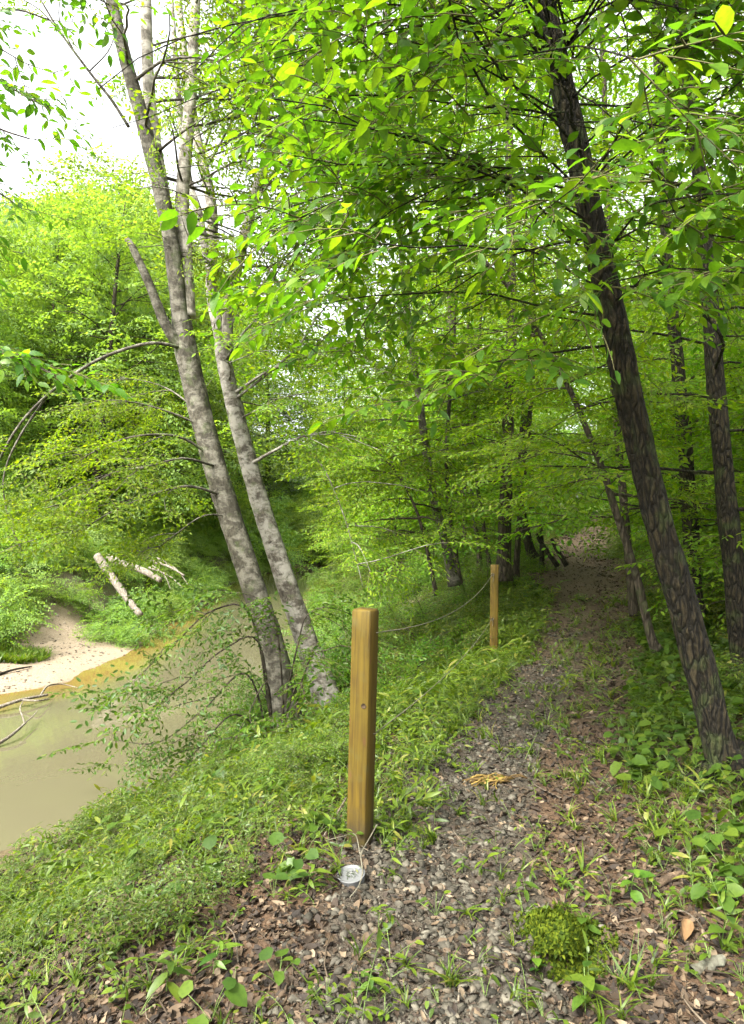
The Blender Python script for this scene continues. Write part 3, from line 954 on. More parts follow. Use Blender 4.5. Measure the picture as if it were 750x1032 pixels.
built_tree('tree', 'grey mottled trunk on the river bank forking into three stems with a broken dead stub', 'tree', stemsA, M_BARK_P, M_LEAFM, SPR_MID, 21, fill_A, 'pair of leaning trees on the river bank', 30, .06, clear_stems(stemsA[:4], 9.3, .36, 1.0), 140, (8, 5), .45)

B0 = pp((340, 745, 9.7), (328, 700, 9.7), (310, 650, 9.7), (286, 580, 9.7), (262, 505, 9.75), (241, 430, 9.8), (226, 365, 9.85), (219, 320, 9.9))
B1 = ext(pp((223, 345, 9.9), (213, 290, 9.95), (214, 215, 10.1), (203, 160, 10.2), (196, 125, 10.3), (186, 60, 10.4), (180, 0, 10.5)), 3, (0, .3, .3))
B2 = ext(pp((228, 350, 9.88), (232, 300, 9.85), (246, 240, 9.9), (262, 180, 10.0), (278, 145, 10.0), (300, 118, 10.0), (330, 96, 10.0)), 2, (.5, 0, .6))
B3 = ext(pp((212, 270, 10), (205, 240, 10), (199, 210, 10.1), (190, 180, 10.2), (182, 120, 10.3)), 2, (0, .3, .6))
stemsB = [(B0, [.26, .20, .162, .142, .131, .122, .108, .072]), (B1, [.085, .078, .078, .074, .068, .06, .05, .04, .015], 1), (B2, [.085, .078, .078, .066, .055, .043, .033, .025, .012], 1), (B3, [.07, .065, .06, .055, .05, .04, .02])]


def fill_B(g, c, rng):
    for q, r0, r1, bare in (([(252, 468, 9.7), (275, 455, 9.6), (305, 440, 9.5), (338, 434, 9.4)], .028, .012, .5), ([(238, 395, 9.75), (275, 372, 9.5), (330, 355, 9.3), (390, 352, 9.1)], .026, .010, .25),
                            ([(240, 400, 9.75), (268, 378, 9.6), (300, 350, 9.4), (318, 322, 9.3), (345, 290, 9.2)], .024, .010, .3), ([(300, 446, 9.5), (325, 470, 9.4), (345, 515, 9.3), (358, 560, 9.2), (366, 592, 9.2)], .012, .005, .35),
                            ([(246, 240, 9.9), (260, 200, 9.8), (285, 160, 9.6), (320, 130, 9.4)], .02, .008, .3), ([(262, 180, 10), (300, 130, 9.8), (345, 118, 9.6), (390, 120, 9.5)], .022, .008, .3),
                            ([(230, 330, 9.85), (262, 290, 9.7), (300, 240, 9.5), (340, 200, 9.3)], .02, .008, .3), ([(226, 365, 9.8), (250, 330, 9.4), (290, 300, 9.0), (330, 280, 8.7)], .018, .008, .25),
                            ([(208, 170, 10.2), (235, 120, 10), (262, 60, 9.8), (290, 0, 9.6)], .02, .008, .3), ([(203, 160, 10.2), (225, 90, 9.9), (240, 30, 9.7), (250, -40, 9.6)], .02, .008, .3)):
        b = limb(g, pp(*q), r0, r1, 22, 6)
        leafy(g, c, b, rng, .26, .9, bare)
        for k in range(5):
            i = rng.randrange(7, 20); dd = b[i] - b[i - 1]
            branch(g, c, b[i], math.atan2(dd[1], dd[0]) + rng.choice((-1, 1)) * rng.uniform(.4, 1.0), rng.uniform(-.1, .25), rng.uniform(.6, 1.5), .009, rng, .2, .9, .15, .3)
    for st, lo, hi, nb in ((B1, .1, .95, 18), (B2, .15, .95, 24), (B0, .72, .98, 6)):
        p = smooth_path(st, 40)
        def azf(r): return R(r.uniform(-100, 75))
        grow(rng, p, g, c, lo, hi, nb, lambda q: 2.2 * (1 - .4 * q), lambda q: .1 + .35 * q, .24, .95, .25, 1, .3, 0, .018, azf)


built_tree('tree', 'whiter mottled trunk just right of the grey forked one on the river bank', 'tree', stemsB, M_BARK_W, M_LEAFM, SPR_MID, 22, fill_B, 'pair of leaning trees on the river bank', 30, .06, clear_stems([(A1, 0), (A2, 0), (A3, 0), (B0, 0), (B1, 0), (B2[:-2], 0)], 10.0, .30, 1.2), 140, (8, 5), .45)

# --- trunks on the right of the trail
def fill_side(l, nb, lo, hi, sc=1.0, pts=None, step=.26, azf=None, el=(.05, .3)):
    def f(g, c, rng):
        p = smooth_path(pts, 60)
        grow(rng, p, g, c, lo, hi, nb, lambda q: l * (1 - .3 * q), lambda q: el[0] + el[1] * q, step, sc, .25, 1, .3, 0, .018, azf)
    return f


S = [
    ([(760, 720, 7), (748, 660, 7.0), (738, 560, 7.0), (728, 460, 7.05), (720, 370, 7.1), (714, 290, 7.2), (705, 180, 7.3), (690, 60, 7.4), (676, -40, 7.5)], .118, M_BARK_D, 'dark rough trunk at the right edge of the picture behind the thick leaning one', 2.2, 26, .22, .98, 1.0),
    ([(703, 640, 10), (700, 605, 10), (695, 520, 10), (690, 440, 10), (683, 370, 10.1), (672, 250, 10.2), (665, 100, 10.3), (660, -40, 10.4)], .13, M_BARK_D, 'shaded straight trunk between the thick leaning one and the one at the edge', 2.4, 28, .2, .98, 1.1),
    ([(662, 655, 8.2), (655, 638, 8.2), (640, 575, 8.2), (622, 520, 8.2), (610, 480, 8.2), (600, 455, 8.2), (580, 405, 8.2), (560, 365, 8.2), (540, 330, 8.2), (515, 293, 8.2), (488, 262, 8.1)], .055, M_BARK_G, 'slender sapling bowed in a long curve to the left over the trail', 1.5, 22, .35, .98, .95),
    ([(640, 620, 11), (637, 600, 11), (630, 520, 11), (622, 430, 11), (615, 330, 11), (612, 200, 11.1), (608, 60, 11.2), (604, -60, 11.3)], .075, M_BARK_G, 'thin upright grey trunk behind the bowed sapling', 2.0, 26, .2, .98, 1.1),
    ([(508, 585, 14), (508, 560, 14), (510, 500, 14), (512, 440, 14), (514, 380, 14), (516, 310, 14), (514, 200, 14.2), (512, 60, 14.4), (508, -60, 14.5)], .15, M_BARK_G, 'straight pale-grey trunk rising behind the farther timber post', 2.5, 30, .22, .98, 1.2),
    ([(520, 590, 14.6), (521, 560, 14.6), (526, 500, 14.6), (533, 430, 14.6), (538, 350, 14.6), (536, 220, 14.8), (530, 60, 15)], .07, M_BARK_G, 'slim dark stem close beside the straight pale-grey trunk', 2.0, 22, .25, .98, 1.2),
    ([(458, 590, 13), (454, 570, 13), (446, 535, 13), (437, 500, 13), (430, 460, 13), (424, 410, 13), (419, 380, 13.1), (408, 290, 13.2), (398, 170, 13.4), (390, 40, 13.5)], .10, M_BARK_P, 'pale trunk leaning left at the edge of the bright bushes', 2.3, 26, .3, .98, 1.15),
    ([(464, 590, 13.8), (461, 570, 13.8), (454, 520, 13.8), (450, 470, 13.8), (452, 420, 13.8), (458, 330, 14), (462, 200, 14.2), (460, 60, 14.4)], .055, M_BARK_G, 'thin crooked stem right against the pale left-leaning trunk', 2.0, 20, .3, .98, 1.15),
    ([(484, 575, 17), (482, 550, 17), (476, 500, 17), (472, 450, 17), (470, 380, 17), (474, 250, 17.3), (470, 100, 17.6)], .06, M_BARK_G, 'slim stem midway between the pale leaning trunk and the farther post', 2.2, 20, .3, .98, 1.3),
    ([(494, 580, 16), (492, 560, 16), (486, 520, 16), (480, 480, 16), (478, 430, 16), (484, 330, 16.2), (492, 200, 16.4)], .055, M_BARK_G, 'thin stem leaning left just beside the farther post', 2.0, 18, .3, .98, 1.3),
    ([(538, 562, 18), (534, 552, 18), (528, 525, 18), (524, 490, 18), (528, 420, 18), (536, 300, 18.3), (540, 150, 18.6)], .13, M_BARK_D, 'short-looking dark trunk left of the crest of the trail', 2.5, 24, .3, .98, 1.3),
    ([(440, 600, 11.5), (436, 580, 11.5), (428, 545, 11.5), (420, 515, 11.5), (402, 480, 11.4), (380, 455, 11.3), (350, 430, 11.2)], .035, M_BARK_G, 'thin arching sapling reaching out left over the bright bushes', 1.3, 16, .35, .98, 1.0),
]
for k, (px, r0, bm, lab, bl, nb, lo, hi, sc) in enumerate(S):
    pts = pp(*px)
    if k not in (2, 11): pts = ext(pts, 4)
    rad = list(np.linspace(1, .35, len(pts)) * r0); rad[0] = r0 * 1.35
    if k not in (2, 11): rad[-1] = r0 * .1
    built_tree('sapling' if r0 < .06 else 'tree', lab, 'sapling' if r0 < .06 else 'tree', [(pts, rad)], bm, M_LEAFM, SPR_MID if sc < 1.05 else SPR_WOOD, 40 + k, fill_side(bl, nb, lo, hi, sc, pts), sides=12, bumps=.1)

# leaning poles by the trail's crest
for q, lab in (([(562, 571, 17.5), (545, 546, 17.6), (541, 538, 17.6)], 'left one of the dead poles propped in a little frame near the trail crest'), ([(571, 570, 17.3), (561, 553, 17.5), (556, 543, 17.6)], 'right dead pole leaning against the frame near the trail crest'), ([(546, 572, 17.6), (546, 545, 17.7), (545, 528, 17.8)], 'upright pole of the little frame near the trail crest')):
    g = Geo(); p = smooth_path(pp(*q), 12); tube(g, p, np.linspace(.07, .045, 12), 7, bumps=.1)
    tag(link('dead_pole', g.mesh('dead_pole', [M_BARK_D], True)), lab, 'pole', 'dead poles near the trail crest')

# --- slim tree out of the left edge whose twig hangs into view
LS = np.array([[-2.9, 3.1, tz(-2.9, 3.1) - .1], [-2.85, 3.2, 1.0], [-2.7, 3.4, 2.4], [-2.75, 3.5, 4.0], [-2.9, 3.7, 6.0]])


def fill_LS(g, c, rng):
    b = limb(g, np.vstack([LS[2], pp((-60, 345, 3.3), (-15, 352, 3.25), (30, 366, 3.2), (62, 382, 3.15))]), .014, .004, 20, 5)
    for i in (7, 8, 10, 11, 12, 13):
        d = b[i] - b[i - 1]
        c.spray(b[i], math.atan2(d[1], d[0]) + rng.uniform(-.7, .7), rng.uniform(-.3, .0), .72)
    for q, r0 in (([(-40, 110, 3.9), (0, 130, 3.9), (30, 140, 3.9)], .01), ([(-40, 170, 4.2), (0, 195, 4.2), (22, 210, 4.2)], .01), ([(-40, 60, 4.2), (5, 85, 4.2), (30, 100, 4.1)], .01), ([(-40, 30, 4.0), (10, 10, 4.0), (50, 20, 4.0)], .01), ([(0, -60, 4.2), (50, -30, 4.2), (110, 5, 4.2)], .01)):
        b = limb(g, np.vstack([LS[3] * .5 + LS[2] * .5 + (0, 0, .3), pp(*q)]), r0, .004, 16, 5)
        leafy(g, c, b, rng, .16, .62, .45)
    for z, az, l in ((3.4, 60, 1.0), (4.3, 80, 1.1), (4.6, 55, .9), (5.0, 90, 1.3), (5.4, 60, 1.2), (5.7, 20, 1.2)):
        i = int(np.argmin(abs(LS[:, 2] - z)))
        p = np.array([np.interp(z, LS[:, 2], LS[:, k]) for k in range(3)])
        branch(g, c, p, R(az), .3, l, .012, rng, .25, .8, .35, .3)


built_tree('sapling', 'slim tree at the left edge whose big-leaved twig hangs into view', 'sapling', [(LS, [.06, .05, .04, .03, .015])], M_BARK_G, M_LEAF, SPR_NEAR, 61, fill_LS, sides=10)

# --- shrub arching from the bank out over the water
BS = np.array([-1.15, 8.3, tz(-1.15, 8.3)])


def fill_BS(g, c, rng):
    tips = [[(285, 700, 8.2), (262, 650, 8.0), (225, 655, 7.8), (185, 690, 7.6), (150, 715, 7.5)], [(288, 700, 8.2), (255, 625, 8.1), (215, 615, 7.9), (175, 650, 7.7), (150, 672, 7.6), (120, 700, 7.5)],
            [(285, 705, 8.1), (250, 680, 7.8), (205, 715, 7.5), (160, 748, 7.3), (110, 745, 7.2)], [(290, 700, 8.2), (280, 640, 8.1), (262, 605, 8.0), (230, 598, 7.9), (200, 615, 7.8)], [(280, 710, 8.1), (240, 720, 7.8), (200, 755, 7.5), (165, 790, 7.3)],
            [(290, 700, 8.3), (300, 650, 8.3), (310, 620, 8.3), (330, 610, 8.3)], [(292, 705, 8.2), (310, 670, 8.1), (330, 655, 8.0), (345, 650, 7.9)], [(286, 700, 8.0), (270, 690, 7.6), (250, 720, 7.3), (225, 770, 7.1)], [(290, 700, 8.0), (300, 690, 7.6), (310, 720, 7.3), (320, 760, 7.1)]]
    for q in tips:
        b = limb(g, np.vstack([BS + (rng.gauss(0, .06), rng.gauss(0, .06), -.05), pp(*q[1:])]), .014, .004, 24, 5)
        leafy(g, c, b, rng, .24, .92, .45)
        for k in range(3):
            i = rng.randrange(7, 22); dd = b[i] - b[i - 1]
            branch(g, c, b[i], math.atan2(dd[1], dd[0]) + rng.choice((-1, 1)) * rng.uniform(.4, .9), rng.uniform(-.25, .25), rng.uniform(.4, .8), .006, rng, .30, .92, .3, .5)


t = built_tree('bank_shrub', 'arching glossy shrub reaching from the tree roots out over the muddy water', 'shrub', [(np.array([BS - (0, 0, .1), BS + (-.02, 0, .1), BS + (-.06, 0, .3)]), [.03, .025, .015])], M_BARK_G, M_HERB, SPR_MID, 71, fill_BS, sides=8, tilt=.45)

# ================================================================= THE WOOD
DATA_U = [tree_data(200 + i, 5.6, .045, 34, lambda g: 1.9 * (1 - .65 * g) + .3, lambda g: .02 + .5 * g, .12, SPR_WOOD, M_LEAFM, M_BARK_G, .26, 1.0, 1, .8, .016, sides=7) for i in range(4)]
DATA_C = [tree_data(220 + i, 16.0, .16, 38, lambda g: 3.3 * math.sin(math.pi * min(1, .2 + .75 * g)) + .6, lambda g: .0 + .6 * g, .28, SPR_WOOD, M_LEAFM, M_BARK_G, .46, 1.3, 1, 1.2, .03, sides=10) for i in range(3)]
DATA_F = [tree_data(240 + i, 13.0, .17, 54, lambda g: 3.6 * math.sin(math.pi * min(1, .30 + .66 * g)) + .7, lambda g: -.05 + .75 * g, .07, SPR_FAR, M_LEAFF, M_BARK_G, .42, 1.25, 2, 1.0, .04, sides=8, tilt=.6) for i in range(4)]


def shrub_data(seed, H, n, sprays, leafm, l, step, sc):
    rng = random.Random(seed); g = Geo(); c = Crown(sprays, rng, .5)
    for k in range(n):
        az = rng.random() * TAU
        b = branch(g, c, (rng.gauss(0, .12), rng.gauss(0, .12), -.05), az, rng.uniform(.45, 1.45), l * rng.uniform(.6, 1.2), .014, rng, step, sc, .15, .75, 2)
    return g.mesh('stems', [M_BARK_G], True), c.geo().mesh('foliage', [leafm, M_TWIG])


DATA_S = [shrub_data(260 + i, 1.6, 15, SPR_BANK, M_LEAFB, 1.35, .14, .95) for i in range(3)]
DATA_SF = [shrub_data(270 + i, 2.2, 17, SPR_FAR2, M_LEAFF, 2.0, .22, .95) for i in range(3)]
DATA_SL = [shrub_data(280 + i, 1.0, 13, SPR_BANK, M_GRASS, .85, .13, .85) for i in range(3)]
SP = ('stems', 'foliage')
rng = random.Random(77)


def px_of(x, y, z):
    d = np.array([x, y, z]) - EYE
    w = d @ _FWD
    return 375 + F * (d @ _RIGHT) / w, 516 - F * (d @ _UP) / w, w


def scatter(n, box, ok, mind, avoid=()):
    out = list(avoid); k0 = len(out); tries = 0
    while len(out) - k0 < n and tries < n * 300:
        tries += 1
        x, y = rng.uniform(box[0], box[1]), rng.uniform(box[2], box[3])
        md = mind(y)
        if ok(x, y) and all((x - a) ** 2 + (y - b) ** 2 > md * md for a, b in out):
            out.append((x, y))
    return out[k0:]


def ne_(y): return float(np.interp(y, NE_Y, NE_X))
def fe_(y): return float(np.interp(y, FE_Y, FE_X))
def offpath(x, y): return abs(x - float(path_c(y)))


def inview(x, y, m=3.0): return abs(x) < .57 * y + m


# canopy trees right of the river
def ok_c(x, y):
    return x > ne_(y) + 3.6 and offpath(x, y) > (2.2 if y < 9 else 3.4) and inview(x, y) and (px_of(x, y, 1)[0] > 395 or y > 34)


SIDE = lambda x, y: 'left' if x < float(path_c(y)) else 'right'
pts = scatter(26, (-6, 44, 10.5, 62), ok_c, lambda y: 2.2 + .03 * y)
pts.sort(key=lambda p: p[1])
LC = {('left', 0): 'tall grey-barked tree standing in the wood left of the trail before its crest', ('left', 1): 'distant tall tree in the wood on the left beyond the crest of the trail',
      ('right', 0): 'tall grey-barked tree in the shaded wood to the right of the trail', ('right', 1): 'distant tall tree deep in the shaded wood on the right'}
for k, (x, y) in enumerate(pts):
    lab = LC[(SIDE(x, y), int(y > 26))]
    plant_tree('tree', DATA_C[k % 3], (x, y, tz(x, y)), rng.random() * TAU, rng.uniform(.85, 1.2), lab, 'tree', lab.replace('tree', 'trees', 1))

# understorey saplings
def ok_u(x, y):
    px = px_of(x, y, 1)[0]
    return x > ne_(y) + 2.6 and offpath(x, y) > (2.9 if y < 12 else 3.5) and inview(x, y, 1.5) and (px > 610 or y > 18 and px > 500 or y > 20 and px > 330 or y > 26)


pts = scatter(85, (-6, 34, 7.5, 50), ok_u, lambda y: 1.2 + .03 * y)
LU = {('left', 0): 'young leafy tree with layered boughs between the river and the trail', ('left', 1): 'far young leafy tree with layered boughs on the left of the trail', ('right', 0): 'young leafy tree with layered boughs close along the right side of the trail', ('right', 1): 'far young leafy tree with layered boughs in the right-hand wood'}
for k, (x, y) in enumerate(pts):
    lab = LU[(SIDE(x, y), int(y > 20))]
    plant_tree('sapling', DATA_U[k % 4], (x, y, tz(x, y)), rng.random() * TAU, rng.uniform(.7, 1.35), lab, 'sapling', lab.replace('tree', 'trees', 1))

# low bright bushes between river and trail and along the trail
def ok_s(x, y):
    px, py, _ = px_of(x, y, 1)
    return x > ne_(y) + .9 and offpath(x, y) > 1.8 and inview(x, y, 1) and (px < 470 and y > 10.5 and x < float(path_c(y)) - 2.2 or y > 15 or x > float(path_c(y)) + 2.5 and y > 7)


pts = scatter(90, (-4, 22, 7, 36), ok_s, lambda y: .9 + .02 * y)
LSB = {('left', 0): 'low bright-green bush on the bank between the river and the trail', ('left', 1): 'far low bush on the left beside the trail crest', ('right', 0): 'low green bush on the shaded ground right of the trail', ('right', 1): 'far low green bush on the right beyond the trail crest'}
for k, (x, y) in enumerate(pts):
    lab = LSB[(SIDE(x, y), int(y > 20))]
    plant_tree('bush', DATA_SL[k % 3] if k % 2 else DATA_S[k % 3], (x, y, tz(x, y)), rng.random() * TAU, rng.uniform(.6, 1.2), lab, 'bush', lab.replace('bush', 'bushes', 1), SP)

# across the river
def max_h(x, y):
    px = px_of(x, y, 0)[0]
    e = np.interp(px, [-60, 0, 40, 75, 110, 170, 215, 300, 345, 400], [.44, .45, .46, .47, .50, .49, .42, .40, .62, .9])
    return 1.6 + (e + .033) * math.hypot(y, 0)


def ok_f(x, y): return not (38 < y < 82 and 190 < px_of(x, y, 1)[0] < 345) and fe_(y) - x > (8.5 if y < 32 else 5.5) and inview(x, y, 3) and px_of(x, y, 1)[0] < 420


pts = scatter(64, (-60, 20, 14, 85), ok_f, lambda y: 2.3 + .035 * y)
LF = ['broad light-green tree on the wooded slope across the river', 'pale-green tree farther up the wooded slope across the river', 'pale far tree closing the view up the river']
for k, (x, y) in enumerate(sorted(pts, key=lambda p: p[1])):
    z = tz(x, y); H = max_h(x, y) - z
    s = min(1.75, H / 13.4) * rng.uniform(.90, 1.06)
    if s < .35: continue
    lab = LF[0 if y < 30 else (1 if y < 50 else 2)]
    plant_tree('tree', DATA_F[k % 4], (x, y, z), rng.random() * TAU, (s * rng.uniform(.95, 1.25), s * rng.uniform(.95, 1.25), s), lab, 'tree', lab.replace('tree', 'trees', 1))


def ok_fs(x, y): return (2.9 if y < 18.5 else .7) < fe_(y) - x < 15 and inview(x, y, 1)


pts = scatter(165, (-36, 10, 10, 62), ok_fs, lambda y: 1.0 + .02 * y)
for k, (x, y) in enumerate(pts):
    lab = 'bright shrub crowding the bank behind the sandbar across the river' if y < 24 else 'shrub overhanging the far river bank upstream of the sandbar'
    plant_tree('shrub', DATA_SF[k % 3], (x, y, tz(x, y)), rng.random() * TAU, rng.uniform(.45, 1.0) + .07 * max(0, fe_(y) - x - 5), lab, 'shrub', lab.replace('shrub', 'shrubs', 1), SP)

# shrubs trailing from the near bank beyond the two leaning trees
pts = scatter(14, (-3, 3, 10.5, 24), lambda x, y: 1.0 < x - ne_(y) < 2.2 and inview(x, y), lambda y: .8)
for k, (x, y) in enumerate(pts):
    lab = 'leafy shrub at the water edge behind the two leaning trees'
    plant_tree('shrub', DATA_S[k % 3], (x, y, tz(x, y)), rng.random() * TAU, rng.uniform(.55, .95), lab, 'shrub', 'leafy shrubs at the water edge', SP)

# bright growth closing the view where the river turns
for k in range(16):
    y = rng.uniform(56, 74); x = float(fe_(y)) - rng.uniform(.5, 8)
    plant_tree('shrub', DATA_SF[k % 3], (x, y, tz(x, y)), rng.random() * TAU, rng.uniform(1.5, 2.8), 'tall light-green thicket where the river bends out of sight', 'shrub', 'tall thickets at the river bend', SP)

# bushes wrapped round the roots of the leaning pair
for (px, py), sc, k in (((312, 740), .7, 0), ((286, 748), .85, 1), ((336, 705), .6, 2), ((298, 722), .7, 2), ((322, 770), .32, 1), ((345, 660), .6, 2)):
    p = ground_px(px, py)
    plant_tree('bush', DATA_S[k], tuple(p), rng.random() * TAU, sc, 'small leafy bush on the bank round the roots of the two leaning trees', 'bush', 'small leafy bushes round the tree roots', SP)

# far-off wood that closes the view
c = Crown(SPR_FAR, rng)
_a = np.radians(np.array([rng.uniform(-36, 36) for k in range(20000)])); _d = np.array([rng.uniform(58, 100) for k in range(20000)])
_x, _y = _d * np.sin(_a), _d * np.cos(_a); _z = terrain(_x, _y)
for x, y, z in zip(_x, _y, _z):
    if not (x > ne_(y) + 4 or x < fe_(y) - 4): continue
    if 190 < px_of(x, y, 1)[0] < 345 and y < 80: continue
    top = min(22, max_h(x, y) - z) if px_of(x, y, 1)[0] < 420 else 24
    if top < 2: continue
    c.spray((x, y, z + rng.uniform(0, 1) * top), rng.random() * TAU, rng.gauss(0, .2), rng.uniform(2.0, 3.2))
tag(link('distant_wood', c.geo().mesh('distant_wood', [M_LEAFF, M_TWIG])), 'dense distant woodland closing the view', 'woodland', kind='stuff')

# ================================================================= GROUND COVER AND SMALL THINGS
nr = np.random.default_rng(5)


def polar(n, r0, r1, a0=-33, a1=33, pw=1.0):
    r = r0 + (r1 - r0) * nr.random(n) ** pw; a = np.radians(nr.uniform(a0, a1, n))
    return r * np.sin(a), r * np.cos(a)


def slope_basis(x, y, yaw, tilt=.35):
    n = len(x)
    e = .05
    gx = (terrain(x + e, y) - terrain(x - e, y)) / (2 * e); gy = (terrain(x, y + e) - terrain(x, y - e)) / (2 * e)
    nz = np.stack([-gx, -gy, np.ones(n)], 1); nz += nr.normal(0, tilt, (n, 3)) * np.array([1, 1, 0]); nz /= np.linalg.norm(nz, axis=1)[:, None]
    xx = np.stack([np.cos(yaw), np.sin(yaw), 0 * yaw], 1); xx -= nz * (xx * nz).sum(1)[:, None]; xx /= np.linalg.norm(xx, axis=1)[:, None]
    yy = np.cross(nz, xx)
    return np.stack([xx, yy, nz], 2)


def scatter_tmpl(g, tmpls, x, y, sc, tilt=.2, dz=0.0, yaw=None):
    ok = ((x - HOLE[0]) / .16) ** 2 + ((y - HOLE[1]) / .13) ** 2 > 1
    x, y, sc = x[ok], y[ok], sc[ok]
    z = terrain(x, y) + dz
    yaw = nr.uniform(0, TAU, len(x)) if yaw is None else yaw
    M = slope_basis(x, y, yaw, tilt) * sc[:, None, None]
    k = nr.integers(0, len(tmpls), len(x))
    for i, t in enumerate(tmpls):
        s = k == i
        g.inst(t, M[s], np.stack([x, y, z], 1)[s], nr.random(s.sum()))


def zones(x, y):
    dx = x - path_c(y); hw = path_hw(y)
    ne = np.interp(y, NE_Y, NE_X); fe = np.interp(y, FE_Y, FE_X)
    return dx / hw, x - ne, fe - x


# --- gravel
def stone(seed):
    r = random.Random(seed); p = (1 + 5 ** .5) / 2
    V = np.array([(-1, p, 0), (1, p, 0), (-1, -p, 0), (1, -p, 0), (0, -1, p), (0, 1, p), (0, -1, -p), (0, 1, -p), (p, 0, -1), (p, 0, 1), (-p, 0, -1), (-p, 0, 1)]) / 1.9
    T = np.array([(0, 11, 5), (0, 5, 1), (0, 1, 7), (0, 7, 10), (0, 10, 11), (1, 5, 9), (5, 11, 4), (11, 10, 2), (10, 7, 6), (7, 1, 8), (3, 9, 4), (3, 4, 2), (3, 2, 6), (3, 6, 8), (3, 8, 9), (4, 9, 5), (2, 4, 11), (6, 2, 10), (8, 6, 7), (9, 8, 1)])
    V = V * np.array([[r.uniform(.45, 1.35) for _ in range(3)] for _ in range(12)]) * np.array([r.uniform(.8, 1.3), r.uniform(.6, .9), r.uniform(.35, .6)])
    g = Geo(); g.add(V, None, T, 0, 0); return g.arrays()


STONES = [stone(i) for i in range(9)]
x, y = polar(70000, 1.7, 14, -14, 27, 1.15)
u, s, sf = zones(x, y)
pn = fbm2(x, y, 1.4, 3, 41)
keep = (u > -1.25) & (u < .75) & (nr.random(len(x)) < np.clip(.85 - np.abs(u + .4) * 1.0 + pn * .7, 0.03, 1) * np.where(u > .2, .35, 1) * sstep(14, 5, y))
x, y = x[keep], y[keep]
sz = (.0055 + .018 * nr.random(len(x)) ** 3.2) * np.interp(y, [2, 8, 15], [1, 1.25, 1.7]) * 1.25
g = Geo(); scatter_tmpl(g, STONES, x, y, sz, .5, .002)
M_STONE = plain_mat('stone', (.2, .2, .2), .85, .45, 60, .25, .5, [(0, (.018, .016, .010)), (.35, (.040, .035, .024)), (.7, (.070, .062, .045)), (.93, (.115, .104, .077)), (1, (.085, .058, .033))])
M_PEB = plain_mat('pebble', (.2, .2, .2), .85, .3, 60, .25, .4, [(0, (.05, .04, .03)), (.5, (.14, .11, .08)), (1, (.26, .22, .17))])
tag(link('gravel', g.mesh('gravel', [M_STONE])), 'loose angular grey gravel along the trail', 'gravel', kind='stuff')
print('gravel', len(x))

# --- leaf litter
def litter_t(seed):
    r = random.Random(seed); v, q, t = leaf_tmpl(2, r.uniform(.35, .6), r.uniform(-.3, .45), r.uniform(-.2, .7))
    g = Geo(); v = v + np.array([-.5, 0, .05]); v[:, 2] += np.array([r.gauss(0, .05) for _ in v]); g.add(v, q, t, 0, 0); return g.arrays()


LIT = [litter_t(i) for i in range(8)]
x, y = polar(150000, 1.7, 30, -34, 34, 1.9)
u, s, sf = zones(x, y)
keep = (s > .6) & (nr.random(len(x)) < np.where((u > -1.0) & (u < .2), .45, .95))
x, y = x[keep], y[keep]
g = Geo(); scatter_tmpl(g, LIT, x, y, (.014 + .05 * nr.random(len(x)) ** 1.7) * np.interp(y, [2, 12, 30], [1, 1.3, 3]), .6, .004)
M_LIT = plain_mat('leaf_litter', (.2, .12, .06), .8, .35, 30, .3, .2, [(0, (.010, .007, .004)), (.4, (.028, .018, .010)), (.75, (.060, .040, .022)), (.92, (.105, .072, .041)), (1, (.18, .135, .085))])
tag(link('leaf_litter', g.mesh('leaf_litter', [M_LIT])), 'brown dead leaves lying on the bank and trail edges', 'leaf litter', kind='stuff')
# twig scraps
g = Geo()
for k in range(300):
    a = R(rng.uniform(-32, 32)); r = rng.uniform(1.8, 10); X, Y = r * math.sin(a), r * math.cos(a)
    if X - ne_(Y) < .8: continue
    l = rng.uniform(.06, .32); az = rng.random() * TAU
    q = []
    for i in range(4):
        xx, yy = X + math.cos(az) * l * (i / 3 - .5), Y + math.sin(az) * l * (i / 3 - .5); az += rng.gauss(0, .2)
        q.append((xx, yy, tz(xx, yy) + .008 + .01 * rng.random()))
    tube(g, np.array(q), np.linspace(.0035, .0015, 4) * rng.uniform(.5, 1.4), 4, 0, rng.random())
M_TWG = plain_mat('dead_twig', (.2, .15, .1), .85, .3, 40, .2, .2, [(0, (.02, .014, .008)), (.6, (.065, .047, .03)), (1, (.17, .14, .10))])
tag(link('twig_litter', g.mesh('twig_litter', [M_TWG])), 'small dry twigs scattered over the ground', 'twigs', kind='stuff')

# --- grassy undergrowth
def stilt_t(seed):
    r = random.Random(seed); g = Geo(); lv, lq, lt = leaf_tmpl(2, .24, .35, .25)
    H = r.uniform(.10, .20); a = r.random() * TAU; lean = r.uniform(.3, .9)
    p = [np.array([math.cos(a) * lean * H * t ** 1.6, math.sin(a) * lean * H * t ** 1.6, H * t * (1 - .2 * t)]) for t in np.linspace(0, 1, 5)]
    tube(g, np.array(p), [.0018, .0016, .0014, .0012, .001], 3, 1, .5, cap=False)
    pp_ = smooth_path(p, 14); n = r.randint(5, 8)
    for i in range(n):
        f = .3 + .7 * i / (n - 1)
        az = a + (1 if i % 2 else -1) * R(r.uniform(35, 100)) if i < n - 1 else a
        M = rot_leaf(az, R(r.uniform(-10, 35)), r.gauss(0, .4)); g.add(lv * r.uniform(.045, .08) @ M.T + pp_[int(f * 13)], lq, lt, 0, r.random())
    return g.arrays()


